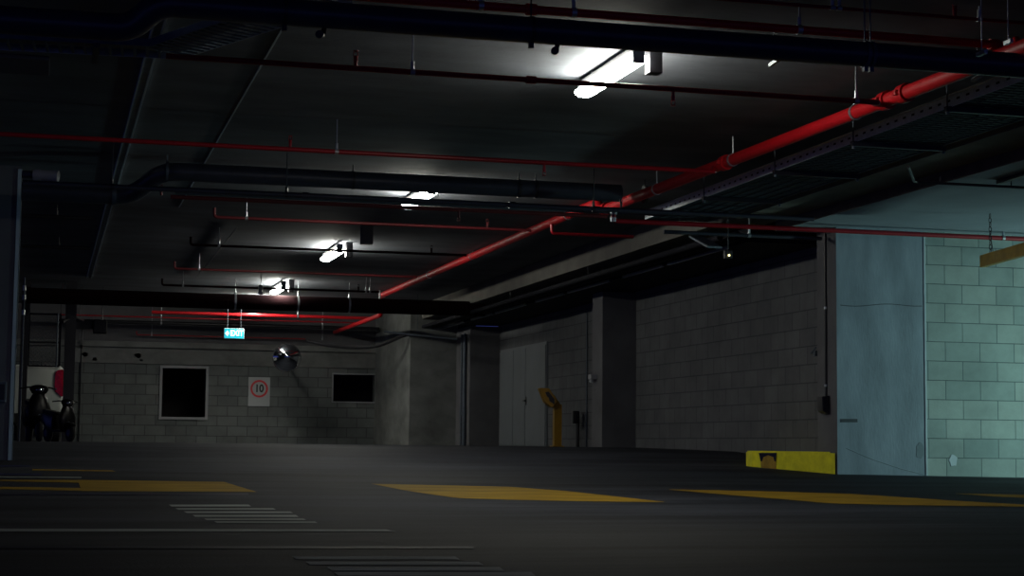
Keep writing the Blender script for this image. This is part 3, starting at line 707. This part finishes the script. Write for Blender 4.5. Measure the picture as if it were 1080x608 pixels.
# gate motor box and vertical cable
q = PD(99, 344, 30.0)
root = empty('gate_motor', q, 'black motor unit with stepped housing hung beside the slim dark column', 'motor')
bm = bm_new(); a = PD(98, 352, 30.0); b_ = PD(113.5, 337, 30.0); box(bm, a, b_ + Vector((0, .25, 0)), .02); obj('motor_housing', bm, 'gloss', root)
bm = bm_new(); a = PD(79, 347, 30.1); b_ = PD(100, 338, 30.1); box(bm, a, b_ + Vector((0, .2, 0)), .01); obj('gearbox', bm, 'black', root)
bm = bm_new(); a = PD(70, 333, 29.0); tube(bm, [PD(66, 340, 28.95), PD(78, 334, 29.4), PD(88, 338, 30.1)], .02, 8, bend=.1); obj('cable', bm, 'black', root, True)
bm = bm_new(); c = PD(108, 337, 30.1); tube(bm, [(c.x, c.y, c.z - .01), (c.x, c.y, CEIL)], .008, 6); c = PD(84, 337, 30.2); tube(bm, [(c.x, c.y, c.z - .01), (c.x, c.y, CEIL)], .008, 6); obj('drop_rod', bm, 'black', root)
bm = bm_new(); c = PD(84.3, 400, 34.8); tube(bm, [(c.x, YW - .03, fz(c.x, YW)), (c.x, YW - .03, ZF(372)), (c.x, YW - .17, ZF(368)), (c.x, YW - .17, ZF(350))], .014, 8)
tag(obj('wall_cable', bm, 'black', None, True), 'black vertical cable down the left end of the far block wall', 'cable')

# mesh screen over the vehicles
a = PD(28, 386, 29.3); b_ = PD(61, 331, 29.3); Ys = a.y
xa_, xb_ = XatY(28, Ys, 1), XatY(61, Ys, 1)
root = empty('mesh_screen', (xa_, Ys, a.z), 'chain link mesh screen hung between dark post and slim column', 'screen')
bm = bm_new()
for z_ in (a.z, PD(40, 361, 29.3).z, b_.z): box(bm, (xa_, Ys - .012, z_ - .015), (xb_, Ys + .012, z_ + .015))
for x_ in (xa_, xb_): box(bm, (x_ - .015, Ys - .012, a.z), (x_ + .015, Ys + .012, b_.z))
obj('screen_frame', bm, 'black', root)
bm = bm_new(); W = xb_ - xa_; Hh = b_.z - a.z; st = .065; k = -int(Hh / st) - 1
while k * st < W:
    for s in (1, -1):
        x_s = k * st
        t0 = max(0, -x_s); t1 = min(Hh, W - x_s)
        if t1 > t0:
            P0 = (xa_ + x_s + t0, Ys, a.z + t0) if s == 1 else (xb_ - x_s - t0, Ys, a.z + t0)
            P1 = (xa_ + x_s + t1, Ys, a.z + t1) if s == 1 else (xb_ - x_s - t1, Ys, a.z + t1)
            tube(bm, [P0, P1], .0028, 4)
    k += 1
obj('wire_mesh', bm, 'galvdark', root)
bm = bm_new()
for x_ in (xa_, xb_): tube(bm, [(x_, Ys, b_.z), (x_, Ys, CEIL)], .008, 6)
obj('drop_rod', bm, 'black', root)

# ================================================================== VEHICLES
# white van, rear towards the camera
vy = PD(45, 430, 30.2).y; vr = XatY(66.5, vy, 1); fzv = fz(0, vy); VW = 1.70; vt = PD(45, 386, 30.2).z + .02
root = empty('van', (vr - VW / 2, vy, fzv), 'white van with red tail lamp parked behind the left wall end', 'van')
bm = bm_new(); n = 8
def vsec(y, ins, zb, zt, cr=.12):
    xl, xr = vr - VW + ins, vr - ins; pts = []
    for cx, cz, a0 in ((xr - cr, zt - cr, 0), (xl + cr, zt - cr, 90), (xl + .05, zb + .05, 180), (xr - .05, zb + .05, 270)):
        c = cr if a0 < 180 else .05
        for i in range(5):
            t = math.radians(a0 + 90 * i / 4); pts.append((cx + c * math.cos(t), y, cz + c * math.sin(t)))
    return pts
loft(bm, [vsec(vy + .0, .05, fzv + .5, vt - .05), vsec(vy + .03, .02, fzv + .33, vt - .02), vsec(vy + .12, 0, fzv + .28, vt), vsec(vy + 2.7, 0, fzv + .28, vt - .02), vsec(vy + 3.1, .03, fzv + .28, vt - .35), vsec(vy + 3.7, .1, fzv + .32, fzv + .95)])
obj('body', bm, 'vanpaint', root, True)
la = PD(55, 418, 30.15); lb = PD(66, 390, 30.15)
for side, nm in ((1, 'tail_lamp'), (-1, 'tail_lamp')):
    bm = bm_new(); w = .15
    prof = [(-.13, -.02), (-.15, .12), (-.15, .40), (-.12, .46), (-.02, .475), (.015, .44), (.02, .0), (-.02, -.02)]
    xo = vr if side == 1 else vr - VW
    prof = [(-.15, .09), (-.155, .22), (-.15, .40), (-.11, .45), (-.02, .465), (.0, .43), (.0, .02), (-.03, -.01), (-.08, .03)]
    A = [bm.verts.new((xo + side * x_, vy - .03, la.z + z_)) for x_, z_ in prof]; B = [bm.verts.new((xo + side * x_, vy + .14, la.z + z_)) for x_, z_ in prof]
    nn = len(prof); bm.faces.new(A); bm.faces.new(B[::-1])
    for i in range(nn): bm.faces.new((A[i], A[(i + 1) % nn], B[(i + 1) % nn], B[i]))
    bmesh.ops.bevel(bm, geom=bm.edges[:], offset=.008, segments=2, affect='EDGES')
    obj(nm, bm, 'lamp_red', root, label='tall red tail lamp')
bm = bm_new(); box(bm, (vr - VW - .01, vy - .1, fzv + .28), (vr + .01, vy + .1, fzv + .48), .04); obj('bumper', bm, 'rubber', root)
bm = bm_new(); box(bm, (vr - VW / 2 - .006, vy - .004, fzv + .5), (vr - VW / 2 + .006, vy + .01, vt - .12)); obj('door_seam', bm, 'black', root)
def wheel(parent, c, R, w, axis, name='wheel', hub='galv'):
    bm = bm_new(); axis = Vector(axis)
    tube(bm, [c - axis * w / 2, c - axis * w * .45, c - axis * w * .3, c + axis * w * .3, c + axis * w * .45, c + axis * w / 2], [R * .62, R * .9, R, R, R * .9, R * .62], 28)
    o = obj(name, bm, 'rubber', parent, True)
    bm = bm_new(); tube(bm, [c - axis * w * .53, c + axis * w * .53], R * .5, 16); obj('hub', bm, hub, o, True)
for x_ in (vr - .11, vr - VW + .11):
    for y_ in (vy + .7, vy + 3.0): wheel(root, Vector((x_, y_, fzv + .3)), .30, .2, (1, 0, 0))

def scooter(pxc, D, label, heading, hgt=1.0):
    b = PD(pxc, 465, D); base = Vector((b.x, b.y, fz(b.x, b.y)))
    root = empty('motor_scooter', base, label, 'scooter')
    T = Matrix.Translation(base) @ Matrix.Rotation(heading, 4, 'Z') @ Matrix.Scale(hgt, 4)
    def add(name, bm, m, sm=True, parent=root, label=None):
        bm.transform(T); return obj(name, bm, m, parent, sm, label)
    # faces local -Y
    for y_, nm in ((-.62, 'front_wheel'), (.62, 'rear_wheel')):
        bm = bm_new(); R = .22; w = .11
        tube(bm, [(-w / 2, y_, R), (-w * .4, y_, R), (-w * .2, y_, R), (w * .2, y_, R), (w * .4, y_, R), (w / 2, y_, R)], [R * .6, R * .9, R, R, R * .9, R * .6], 24); wo = add(nm, bm, 'rubber')
        bm = bm_new(); tube(bm, [(-.07, y_, R), (.07, y_, R)], .09, 12); add('hub', bm, 'galvdark', parent=wo)
    def ring(cx, cy, cz, rx, ry, n=16, tilt=0):
        return [(cx + rx * math.cos(2 * PI * i / n), cy + ry * math.sin(2 * PI * i / n) + tilt * math.sin(2 * PI * i / n), cz) for i in range(n)]
    bm = bm_new(); loft(bm, [ring(0, -.60, .34, .09, .16), ring(0, -.60, .43, .11, .20), ring(0, -.56, .49, .07, .12)]); add('front_fender', bm, 'gloss')
    bm = bm_new(); loft(bm, [ring(0, -.42, .26, .17, .04), ring(0, -.43, .40, .22, .07), ring(0, -.43, .60, .23, .08), ring(0, -.42, .80, .17, .07), ring(0, -.40, .92, .10, .06)]); add('leg_shield', bm, 'gloss')
    bm = bm_new(); loft(bm, [ring(0, -.42, .90, .13, .08), ring(0, -.42, .98, .18, .10), ring(0, -.40, 1.04, .15, .08), ring(0, -.37, 1.07, .06, .04)]); cowl = add('headlamp_cowl', bm, 'gloss')
    bm = bm_new(); bmesh.ops.create_uvsphere(bm, u_segments=16, v_segments=10, radius=.065, matrix=Matrix.Translation((0, -.50, .97)) @ Matrix.Diagonal((1.2, .6, .8, 1))); add('headlamp', bm, 'chrome', parent=cowl)
    bm = bm_new(); tube(bm, [(-.34, -.26, 1.0), (-.2, -.34, 1.02), (.2, -.34, 1.02), (.34, -.26, 1.0)], .016, 8); add('handlebar', bm, 'rubber')
    bm = bm_new(); tube(bm, [(0, -.60, .22), (0, -.48, .5), (0, -.40, .95)], .03, 8); add('fork', bm, 'galvdark')
    bm = bm_new(); box(bm, (-.15, -.42, .24), (.15, .12, .30), .02); add('footboard', bm, 'rubber')
    bm = bm_new(); loft(bm, [[(x_, .08, z_) for x_, z_ in ((-.14, .26), (.14, .26), (.17, .5), (.12, .68), (-.12, .68), (-.17, .5))], [(x_, .4, z_) for x_, z_ in ((-.16, .30), (.16, .30), (.2, .52), (.15, .72), (-.15, .72), (-.2, .52))], [(x_, .85, z_) for x_, z_ in ((-.08, .50), (.08, .50), (.11, .6), (.08, .74), (-.08, .74), (-.11, .6))]]); bmesh.ops.bevel(bm, geom=bm.edges[:], offset=.02, segments=2, affect='EDGES'); add('rear_body', bm, 'gloss')
    bm = bm_new(); loft(bm, [[(x_, .05, z_) for x_, z_ in ((-.11, .68), (.11, .68), (.11, .74), (-.11, .74))], [(x_, .45, z_) for x_, z_ in ((-.14, .71), (.14, .71), (.13, .79), (-.13, .79))], [(x_, .80, z_) for x_, z_ in ((-.09, .74), (.09, .74), (.08, .83), (-.08, .83))]]); bmesh.ops.bevel(bm, geom=bm.edges[:], offset=.015, segments=2, affect='EDGES'); add('seat', bm, 'rubber')
    return root
scooter(36, 27.4, 'black motor scooter with a glinting headlamp just right of the left wall end', .15, .82)
scooter(62, 25.6, 'black motor scooter parked in front of the slim dark column', .45, .58)

# ================================================================== SMALLER THINGS
# yellow kerb
A = Vector((XP + .0, YF + .01, 0)); B = PD(793, 490, 18.95); B2 = PD(787, 490, 19.15)
zt_k = PD(840, 476.5, 18.6).z
poly = [(A.x - .02, A.y), (B.x, B.y), (B2.x, B2.y), (B2.x + .24, B2.y + .5), (XW - .03, B2.y + 1.0), (XW - .03, YF + .47), (XP - .02, YF + .47)]
root = empty('kerb', (A.x, A.y, fz(A.x, A.y)), 'bright yellow painted concrete kerb at the foot of the pillar', 'kerb')
print('kerb', poly, zt_k)
bm = bm_new(); prism(bm, poly, -.05, zt_k); bmesh.ops.bevel(bm, geom=[e for e in bm.edges if all(abs(v.co.z - zt_k) < 1e-4 for v in e.verts)], offset=.012, segments=2, affect='EDGES'); obj('kerb_body', bm, 'yellow', root)
def on_kerb(px, py, off=.004):
    a = Vector((A.x - .02, A.y, 0)); b = Vector((B.x, B.y, 0)); n = Vector((-(b - a).y, (b - a).x, 0)).normalized()
    if n.y > 0: n = -n
    d = ray(px, py); t = (a - EYE + Vector((0, 0, EYE.z))).dot(n) / d.dot(n); p = EYE + d * ((a.x - EYE.x) * n.x + (a.y - EYE.y) * n.y) * (1 / (d.x * n.x + d.y * n.y))
    return p + n * off
def kerb_patch(pts, m, name, label, off):
    bm = bm_new(); f = bm.faces.new([bm.verts.new(on_kerb(x_, y_, off)) for x_, y_ in pts]); r_ = bmesh.ops.extrude_face_region(bm, geom=[f]); n = f.normal.copy()
    bm.normal_update()
    for v in [g_ for g_ in r_['geom'] if isinstance(g_, bmesh.types.BMVert)]: v.co += Vector((0.0005, .004, 0))
    obj(name, bm, m, root, label=label)
kerb_patch([(803, 479), (819, 479), (819, 495.6), (803, 494.8)], 'orange', 'worn_patch', 'worn orange patch', .006)
kerb_patch([(801, 478), (820, 478), (819.5, 482), (819.3, 487), (817.6, 487), (816.5, 482.5), (811, 480.5), (806, 482.5), (804.5, 487), (803, 487), (802, 482)], 'tar', 'black_arch', 'black arch painted for the kerb opening', .010)  # flat black arch drawn for the dark of the drain opening
# conduit and box on pillar flank
xc = XP - .012; yc = Px(871, 380, xc).y
root = empty('wall_conduit', (xc, yc, H), 'thin black conduit and box down the narrow flank of the pillar', 'conduit')
bm = bm_new(); tube(bm, [(xc, yc, Px(871, 418, xc).z), (xc, yc, H + 2.22)], .012, 8); obj('conduit', bm, 'black', root, True)
bm = bm_new(); a = Px(865, 436, xc - .03); 
zt_b = Px(867, 418, xc).z; zb_b = Px(867, 437, xc).z
prof = [(0, zt_b), (-.085, zt_b - .01), (-.08, zb_b + .03), (-.03, zb_b), (0, zb_b)]
v0 = [bm.verts.new((XP + x_, yc - .07, z_)) for x_, z_ in prof]; v1 = [bm.verts.new((XP + x_, yc + .07, z_)) for x_, z_ in prof]
bm.faces.new(v0); bm.faces.new(v1[::-1])
for i in range(5): bm.faces.new((v0[i], v0[(i + 1) % 5], v1[(i + 1) % 5], v1[i]))
bmesh.ops.bevel(bm, geom=bm.edges[:], offset=.006, segments=2, affect='EDGES'); obj('junction_box', bm, 'black', root)
for yy in (325, 407):
    z_ = Px(871, yy, xc).z; bm = bm_new(); tube(bm, [(xc, yc, z_ - .012), (xc, yc, z_ + .012)], .018, 8); obj('saddle', bm, 'galv', root, True)
p = Px(861, 373, XW - .01); bm = bm_new(); box(bm, p + Vector((-.03, -.03, -.03)), p + Vector((.008, .03, .03)), .008); tube(bm, [p + Vector((-.05, .03, 0)), p + Vector((-.02, -.03, .06))], .01, 6)
tag(obj('wall_hook', bm, 'galvdark'), 'small grey hook fitting on the side wall beside the pillar', 'hook')
# small fitting on pier left face
p = Px(628, 398, XQ - .005); bm = bm_new(); box(bm, p + Vector((-.09, -.07, -.035)), p + Vector((.004, .07, .035)), .01); tube(bm, [p + Vector((-.05, 0, -.035)), p + Vector((-.07, 0, -.08))], .03, 10)
tag(obj('wall_sensor', bm, 'frame'), 'small pale sensor on the side of the middle pier', 'sensor')
p = Px(619, 350, XW - .015); bm = bm_new(); tube(bm, [(p.x, p.y, fz(p.x, p.y)), (p.x, p.y, H + 2.07)], .012, 8)
tag(obj('wall_conduit', bm, 'galvdark', None, True), 'thin grey conduit on the side wall beyond the middle pier', 'conduit')
root = None
p = PD(488, 400, 32.0); Yp = YP2 - .05
for k, (px, rr) in enumerate(((487.5, .035), (491, .02))):
    x_ = XatY(px, Yp, 1); bm = bm_new(); tube(bm, [(XQ2 - .04, Yp + .3 + k * .25, fz(8, 34)), (XQ2 - .04, Yp + .3 + k * .25, H + 2.05)], rr, 10); tube(bm, [(XQ2 - .04, Yp + .3 + k * .25, H + .55), (XQ2 - .04, Yp + .3 + k * .25, H + .62)], rr + .01, 10)
    tag(obj('downpipe', bm, 'galvdark', None, True), ('thicker grey downpipe on the side of the far pier', 'slimmer grey downpipe beside the thicker one on the far pier')[k], 'pipe')

# white double doors on the side wall
ya_, yb_ = Px(578, 420, XW).y, Px(529, 420, XW).y
zd0, zd1 = fz(XW, 30), H + 1.68
o = None
bm = bm_new(); box(bm, (XW - .03, ya_ + .0, zd0), (XW + .001, yb_, zd1 + .05)); fr = struct('door_1', bm, 'whitedoor', 'pale double service doors in the side wall beyond the pier')
y543, y556 = Px(543.5, 420, XW).y, Px(556.5, 420, XW).y
for (u, v) in ((y556 + .012, y543 - .012), (y543 + .012, yb_ - .03), (ya_ + .03, y556 - .012)):
    bm = bm_new(); box(bm, (XW - .045, u, zd0 + .01), (XW - .029, v, zd1)); lf = obj('door_leaf', bm, 'whitedoor', fr)
bm = bm_new(); p = Px(554.5, 423, XW - .06); tube(bm, [(XW - .09, p.y + .05, p.z), (XW - .09, p.y - .07, p.z)], .014, 8); tube(bm, [(XW - .09, p.y + .05, p.z), (XW - .045, p.y + .05, p.z)], .012, 8); box(bm, (XW - .052, p.y + .01, p.z - .07), (XW - .044, p.y + .08, p.z + .07)); obj('door_handle', bm, 'black', fr)

# yellow intercom post
b_ = PD(587.5, 470, 26.5); bz = fz(b_.x, b_.y); base = Vector((b_.x, b_.y, bz))
root = empty('intercom_post', base, 'mustard yellow goosenecked intercom post before the white doors', 'post')
s = 26.5 / F_PX
def L(px, py, dy=0): q = PD(px, py, 26.5); return Vector((q.x, q.y + dy, q.z))
bm = bm_new(); obox(bm, Vector((base.x, base.y, bz)), Vector((base.x, base.y, L(587, 427).z)), .115, .10, Vector((0, 1, 0))); obox(bm, Vector((base.x, base.y, L(587, 430).z)), L(580, 418), .10, .115, Vector((0, 1, 0))); obj('post', bm, 'mustard', root)
bm = bm_new(); hd = [(568, 409.5), (578, 410), (583.5, 419), (586, 424), (581.5, 430.5), (574, 424.5)]
v0 = [bm.verts.new(L(x_, y_, -.08)) for x_, y_ in hd]; v1 = [bm.verts.new(L(x_, y_, .08)) for x_, y_ in hd]
bm.faces.new(v0); bm.faces.new(v1[::-1])
for i in range(6): bm.faces.new((v0[i], v0[(i + 1) % 6], v1[(i + 1) % 6], v1[i]))
bmesh.ops.bevel(bm, geom=bm.edges[:], offset=.01, segments=2, affect='EDGES'); h_ = obj('head', bm, 'mustard', root)
bm = bm_new(); hd = [(573.5, 414), (577, 413.5), (583, 421.5), (583, 427), (578, 423.5), (577, 420), (575, 418)]
v0 = [bm.verts.new(L(x_, y_, -.087)) for x_, y_ in hd]; v1 = [bm.verts.new(L(x_, y_, -.07)) for x_, y_ in hd]
bm.faces.new(v0); bm.faces.new(v1[::-1])
for i in range(7): bm.faces.new((v0[i], v0[(i + 1) % 7], v1[(i + 1) % 7], v1[i]))
obj('speaker_panel', bm, 'black', h_)
bm = bm_new(); box(bm, base + Vector((-.09, -.09, 0)), base + Vector((.09, .09, .015)), .004); obj('base_plate', bm, 'mustard', root)
# dark slim post
b2 = PD(609, 470, 27.2); base = Vector((b2.x, b2.y, fz(b2.x, b2.y)))
bm = bm_new(); tube(bm, [base, base + Vector((0, 0, .45))], .03, 10); box(bm, base + Vector((-.09, -.04, .36)), base + Vector((.02, .04, .56)), .02)
tag(obj('reader_post', bm, 'black', None, True), 'short dark post with a small head right of the yellow intercom post', 'post')

# hanging yellow bar with chain
pa = PD(1036, 276, 17.0); z_ = pa.z; pb = Pz(1125, 250.5, z_ - H)
root = empty('clearance_bar', pa, 'yellow clearance bar hanging by a chain at the right edge', 'bar')
bm = bm_new(); obox(bm, pa, pb, .05, .115); obj('bar', bm, 'yellowbar', root)
cpt = pa.lerp(pb, .11); top = Vector((cpt.x, cpt.y, ZA)); n = 9; dz = (ZA - (z_ + .05)) / n
bm = bm_new()
for i in range(n):
    c = Vector((cpt.x, cpt.y, z_ + .05 + dz * (i + .5))); ax = Vector((1, 0, 0)) if i % 2 else Vector((0, 1, 0)); k = 12
    tube(bm, [c + ax * .013 * math.cos(2 * PI * j / k) + Vector((0, 0, 1)) * dz * .62 * math.sin(2 * PI * j / k) for j in range(k + 1)], .004, 5, caps=False)
obj('chain', bm, 'black', root)
bm = bm_new(); c2 = cpt + (pb - pa).normalized() * .07
tube(bm, [(c2.x, c2.y, z_ + .05), (cpt.x, cpt.y, z_ + .25)], .004, 5); obj('spare_chain', bm, 'black', root)

# right-hand lamp outside the frame (greenish luminaire on a column, lights the block wall)
bm = bm_new(); box(bm, (13.2, 14.0, 0), (13.7, 14.5, ZA)); struct('wall_column_right', bm, 'conc', 'concrete column to the right')
root = empty('bulkhead_light', (13.15, 14.2, .9), 'greenish bulkhead lamp on the right hand column', 'light')
bm = bm_new(); box(bm, (13.12, 13.95, .55), (13.2, 14.5, 1.15), .01); obj('housing', bm, 'white', root)
bm = bm_new(); box(bm, (13.05, 14.0, .6), (13.119, 14.45, 1.1), .02); obj('diffuser', bm, 'greenlamp', root)
la_ = bpy.data.lights.new('bulkhead_lamp', 'AREA'); la_.shape = 'RECTANGLE'; la_.size = .45; la_.size_y = .5; la_.energy = 92; la_.color = (.61, 1.0, .90); la_.spread = math.radians(110)
lo = bpy.data.objects.new('bulkhead_lamp', la_); C.objects.link(lo); lo.location = (13.03, 14.25, .85)
lo.rotation_euler = (Vector((9.6, 16.3, .95)) - lo.location).to_track_quat('-Z', 'Y').to_euler()

# ================================================================== FLOOR MARKINGS
def drape(name, poly_px, m, label, nu=24, nv=3, off=.003):
    """four pixel corners a,b,c,d (a-b far edge, d-c near edge) laid on the deck"""
    a, b, c, d = [Pf(*q) for q in poly_px]; bm = bm_new(); rows = []
    for j in range(nv + 1):
        t = j / nv; p = a.lerp(d, t); q = b.lerp(c, t)
        rows.append([bm.verts.new(Vector((v.x, v.y, fz(v.x, v.y) + off))) for v in [p.lerp(q, i / nu) for i in range(nu + 1)]])
    for r1_, r2_ in zip(rows, rows[1:]):
        for i in range(nu): bm.faces.new((r1_[i], r1_[i + 1], r2_[i + 1], r2_[i]))
    return tag(obj(name, bm, m), label, 'floor marking')
drape('painted_marking', [(82, 507), (236, 509), (271, 519.8), (86, 518.8)], 'yline', 'solid yellow painted block on the deck at left')
drape('painted_stripe', [(-6, 514.3), (86, 515.6), (86, 518.6), (-6, 516.6)], 'yline', 'thin yellow stripe at left edge, nearer one of the pair', nv=1)
drape('painted_stripe', [(-6, 506.8), (84, 507.2), (84, 510), (-6, 508.2)], 'yline', 'thin yellow stripe at left edge, farther one of the pair', nv=1)
drape('painted_stripe', [(-6, 503.4), (86, 503.9), (86, 504.9), (-6, 504.4)], 'wline', 'thin pale line behind the yellow pair at left edge', nv=1)
drape('painted_stripe', [(34, 495.7), (118, 496.9), (122, 498.0), (34, 496.9)], 'yline', 'short faint yellow stripe beside the left wall end', nv=1)
drape('painted_stripe', [(-6, 500.0), (44, 500.4), (44, 502), (-6, 501.8)], 'bline', 'dark blue painted stripe at left edge, nearer one', nv=1)
drape('painted_stripe', [(-6, 491.5), (30, 491.5), (33, 493), (-6, 493)], 'bline', 'dark blue painted stripe at left edge by the wall foot', nv=1)
def arrow(name, top, bot, label):
    bm = bm_new(); n = 30
    def interp(pl, x):
        for (x0_, y0_), (x1_, y1_) in zip(pl, pl[1:]):
            if x0_ <= x <= x1_: return y0_ + (y1_ - y0_) * (x - x0_) / (x1_ - x0_)
        return pl[-1][1]
    xs = [top[0][0] + (top[-1][0] - top[0][0]) * i / n for i in range(n + 1)]; rows = []
    for x in xs:
        a = Pf(x, interp(top, x)); b = Pf(x, interp(bot, x) + .02)
        rows.append([bm.verts.new(Vector((v.x, v.y, fz(v.x, v.y) + .003))) for v in (a, a.lerp(b, .33), a.lerp(b, .66), b)])
    for r1_, r2_ in zip(rows, rows[1:]):
        for j in range(3): bm.faces.new((r1_[j], r2_[j], r2_[j + 1], r1_[j + 1]))
    tag(obj(name, bm, 'yline'), label, 'floor marking')
arrow('painted_marking', [(392, 511), (540, 514.3), (600, 519), (700, 530)], [(392, 511.2), (432, 519), (480, 526), (540, 528), (620, 529.5), (700, 530.4)], 'yellow painted wedge in the lit middle of the deck')
arrow('painted_marking', [(706, 517), (810, 519), (900, 521.8), (1000, 528.5), (1095, 534)], [(706, 517.3), (760, 522), (810, 526), (880, 532), (1000, 534.2), (1095, 535.5)], 'long yellow painted wedge on the deck in front of the kerb')
arrow('painted_marking', [(1008, 521.3), (1050, 522), (1095, 523)], [(1008, 521.6), (1050, 524.5), (1095, 526.4)], 'small yellow painted tip at the right edge of the deck')
drape('painted_line', [(-8, 558.8), (407, 559.6), (418, 561.8), (-8, 561.8)], 'wline', 'long thin white line across the deck at left', 40, 1)
drape('tar_seam', [(-8, 577), (500, 577.5), (500, 580), (-8, 580)], 'tar', 'dark seam across the near deck below the white line', 40, 1)
drape('tar_seam', [(-8, 521), (262, 521), (262, 523), (-8, 523)], 'tar', 'dark seam along the near side of the yellow block at left', 40, 1)
for k, (xa_, xb_, y_, t_) in enumerate([(178, 262, 533.2, 1.9), (185, 288, 537, 1.5), (194, 306, 540.4, 1.6), (203, 312, 544.2, 1.9), (215, 320, 548, 1.5), (226, 332, 551, 1.7)]):
    drape('worn_lettering_bar', [(xa_, y_), (xb_, y_), (xb_ + 3, y_ + t_), (xa_ + 3, y_ + t_)], 'wline', 'faint white bar of worn deck lettering left of centre, row %s from the back' % ('first', 'second', 'third', 'fourth', 'fifth', 'sixth')[k], 12, 1)
for k, (xa_, xb_, y_, t_) in enumerate([(308, 480, 588.2, 3.4), (322, 505, 594, 3.2), (345, 527, 599.6, 4), (352, 560, 605, 4)]):
    drape('worn_lettering_bar', [(xa_, y_), (xb_, y_), (xb_ + 5, y_ + t_), (xa_ + 5, y_ + t_)], 'wline', 'pale bar of worn deck lettering at bottom edge, row %s from the back' % ('first', 'second', 'third', 'fourth')[k], 16, 1)

# ================================================================== WORLD / VIEW
w = bpy.data.worlds.new('world'); bpy.context.scene.world = w; w.use_nodes = True
bg = w.node_tree.nodes['Background']; bg.inputs[0].default_value = (.11, .15, .62, 1); bg.inputs[1].default_value = .38
sc = bpy.context.scene
sc.view_settings.view_transform = 'Standard'; sc.view_settings.look = 'None'; sc.view_settings.exposure = 0; sc.view_settings.gamma = 1
sc.view_settings.use_curve_mapping = False
sc.cycles.use_denoising = True
sc.cycles.max_bounces = 6
sc.cycles.sample_clamp_indirect = 3
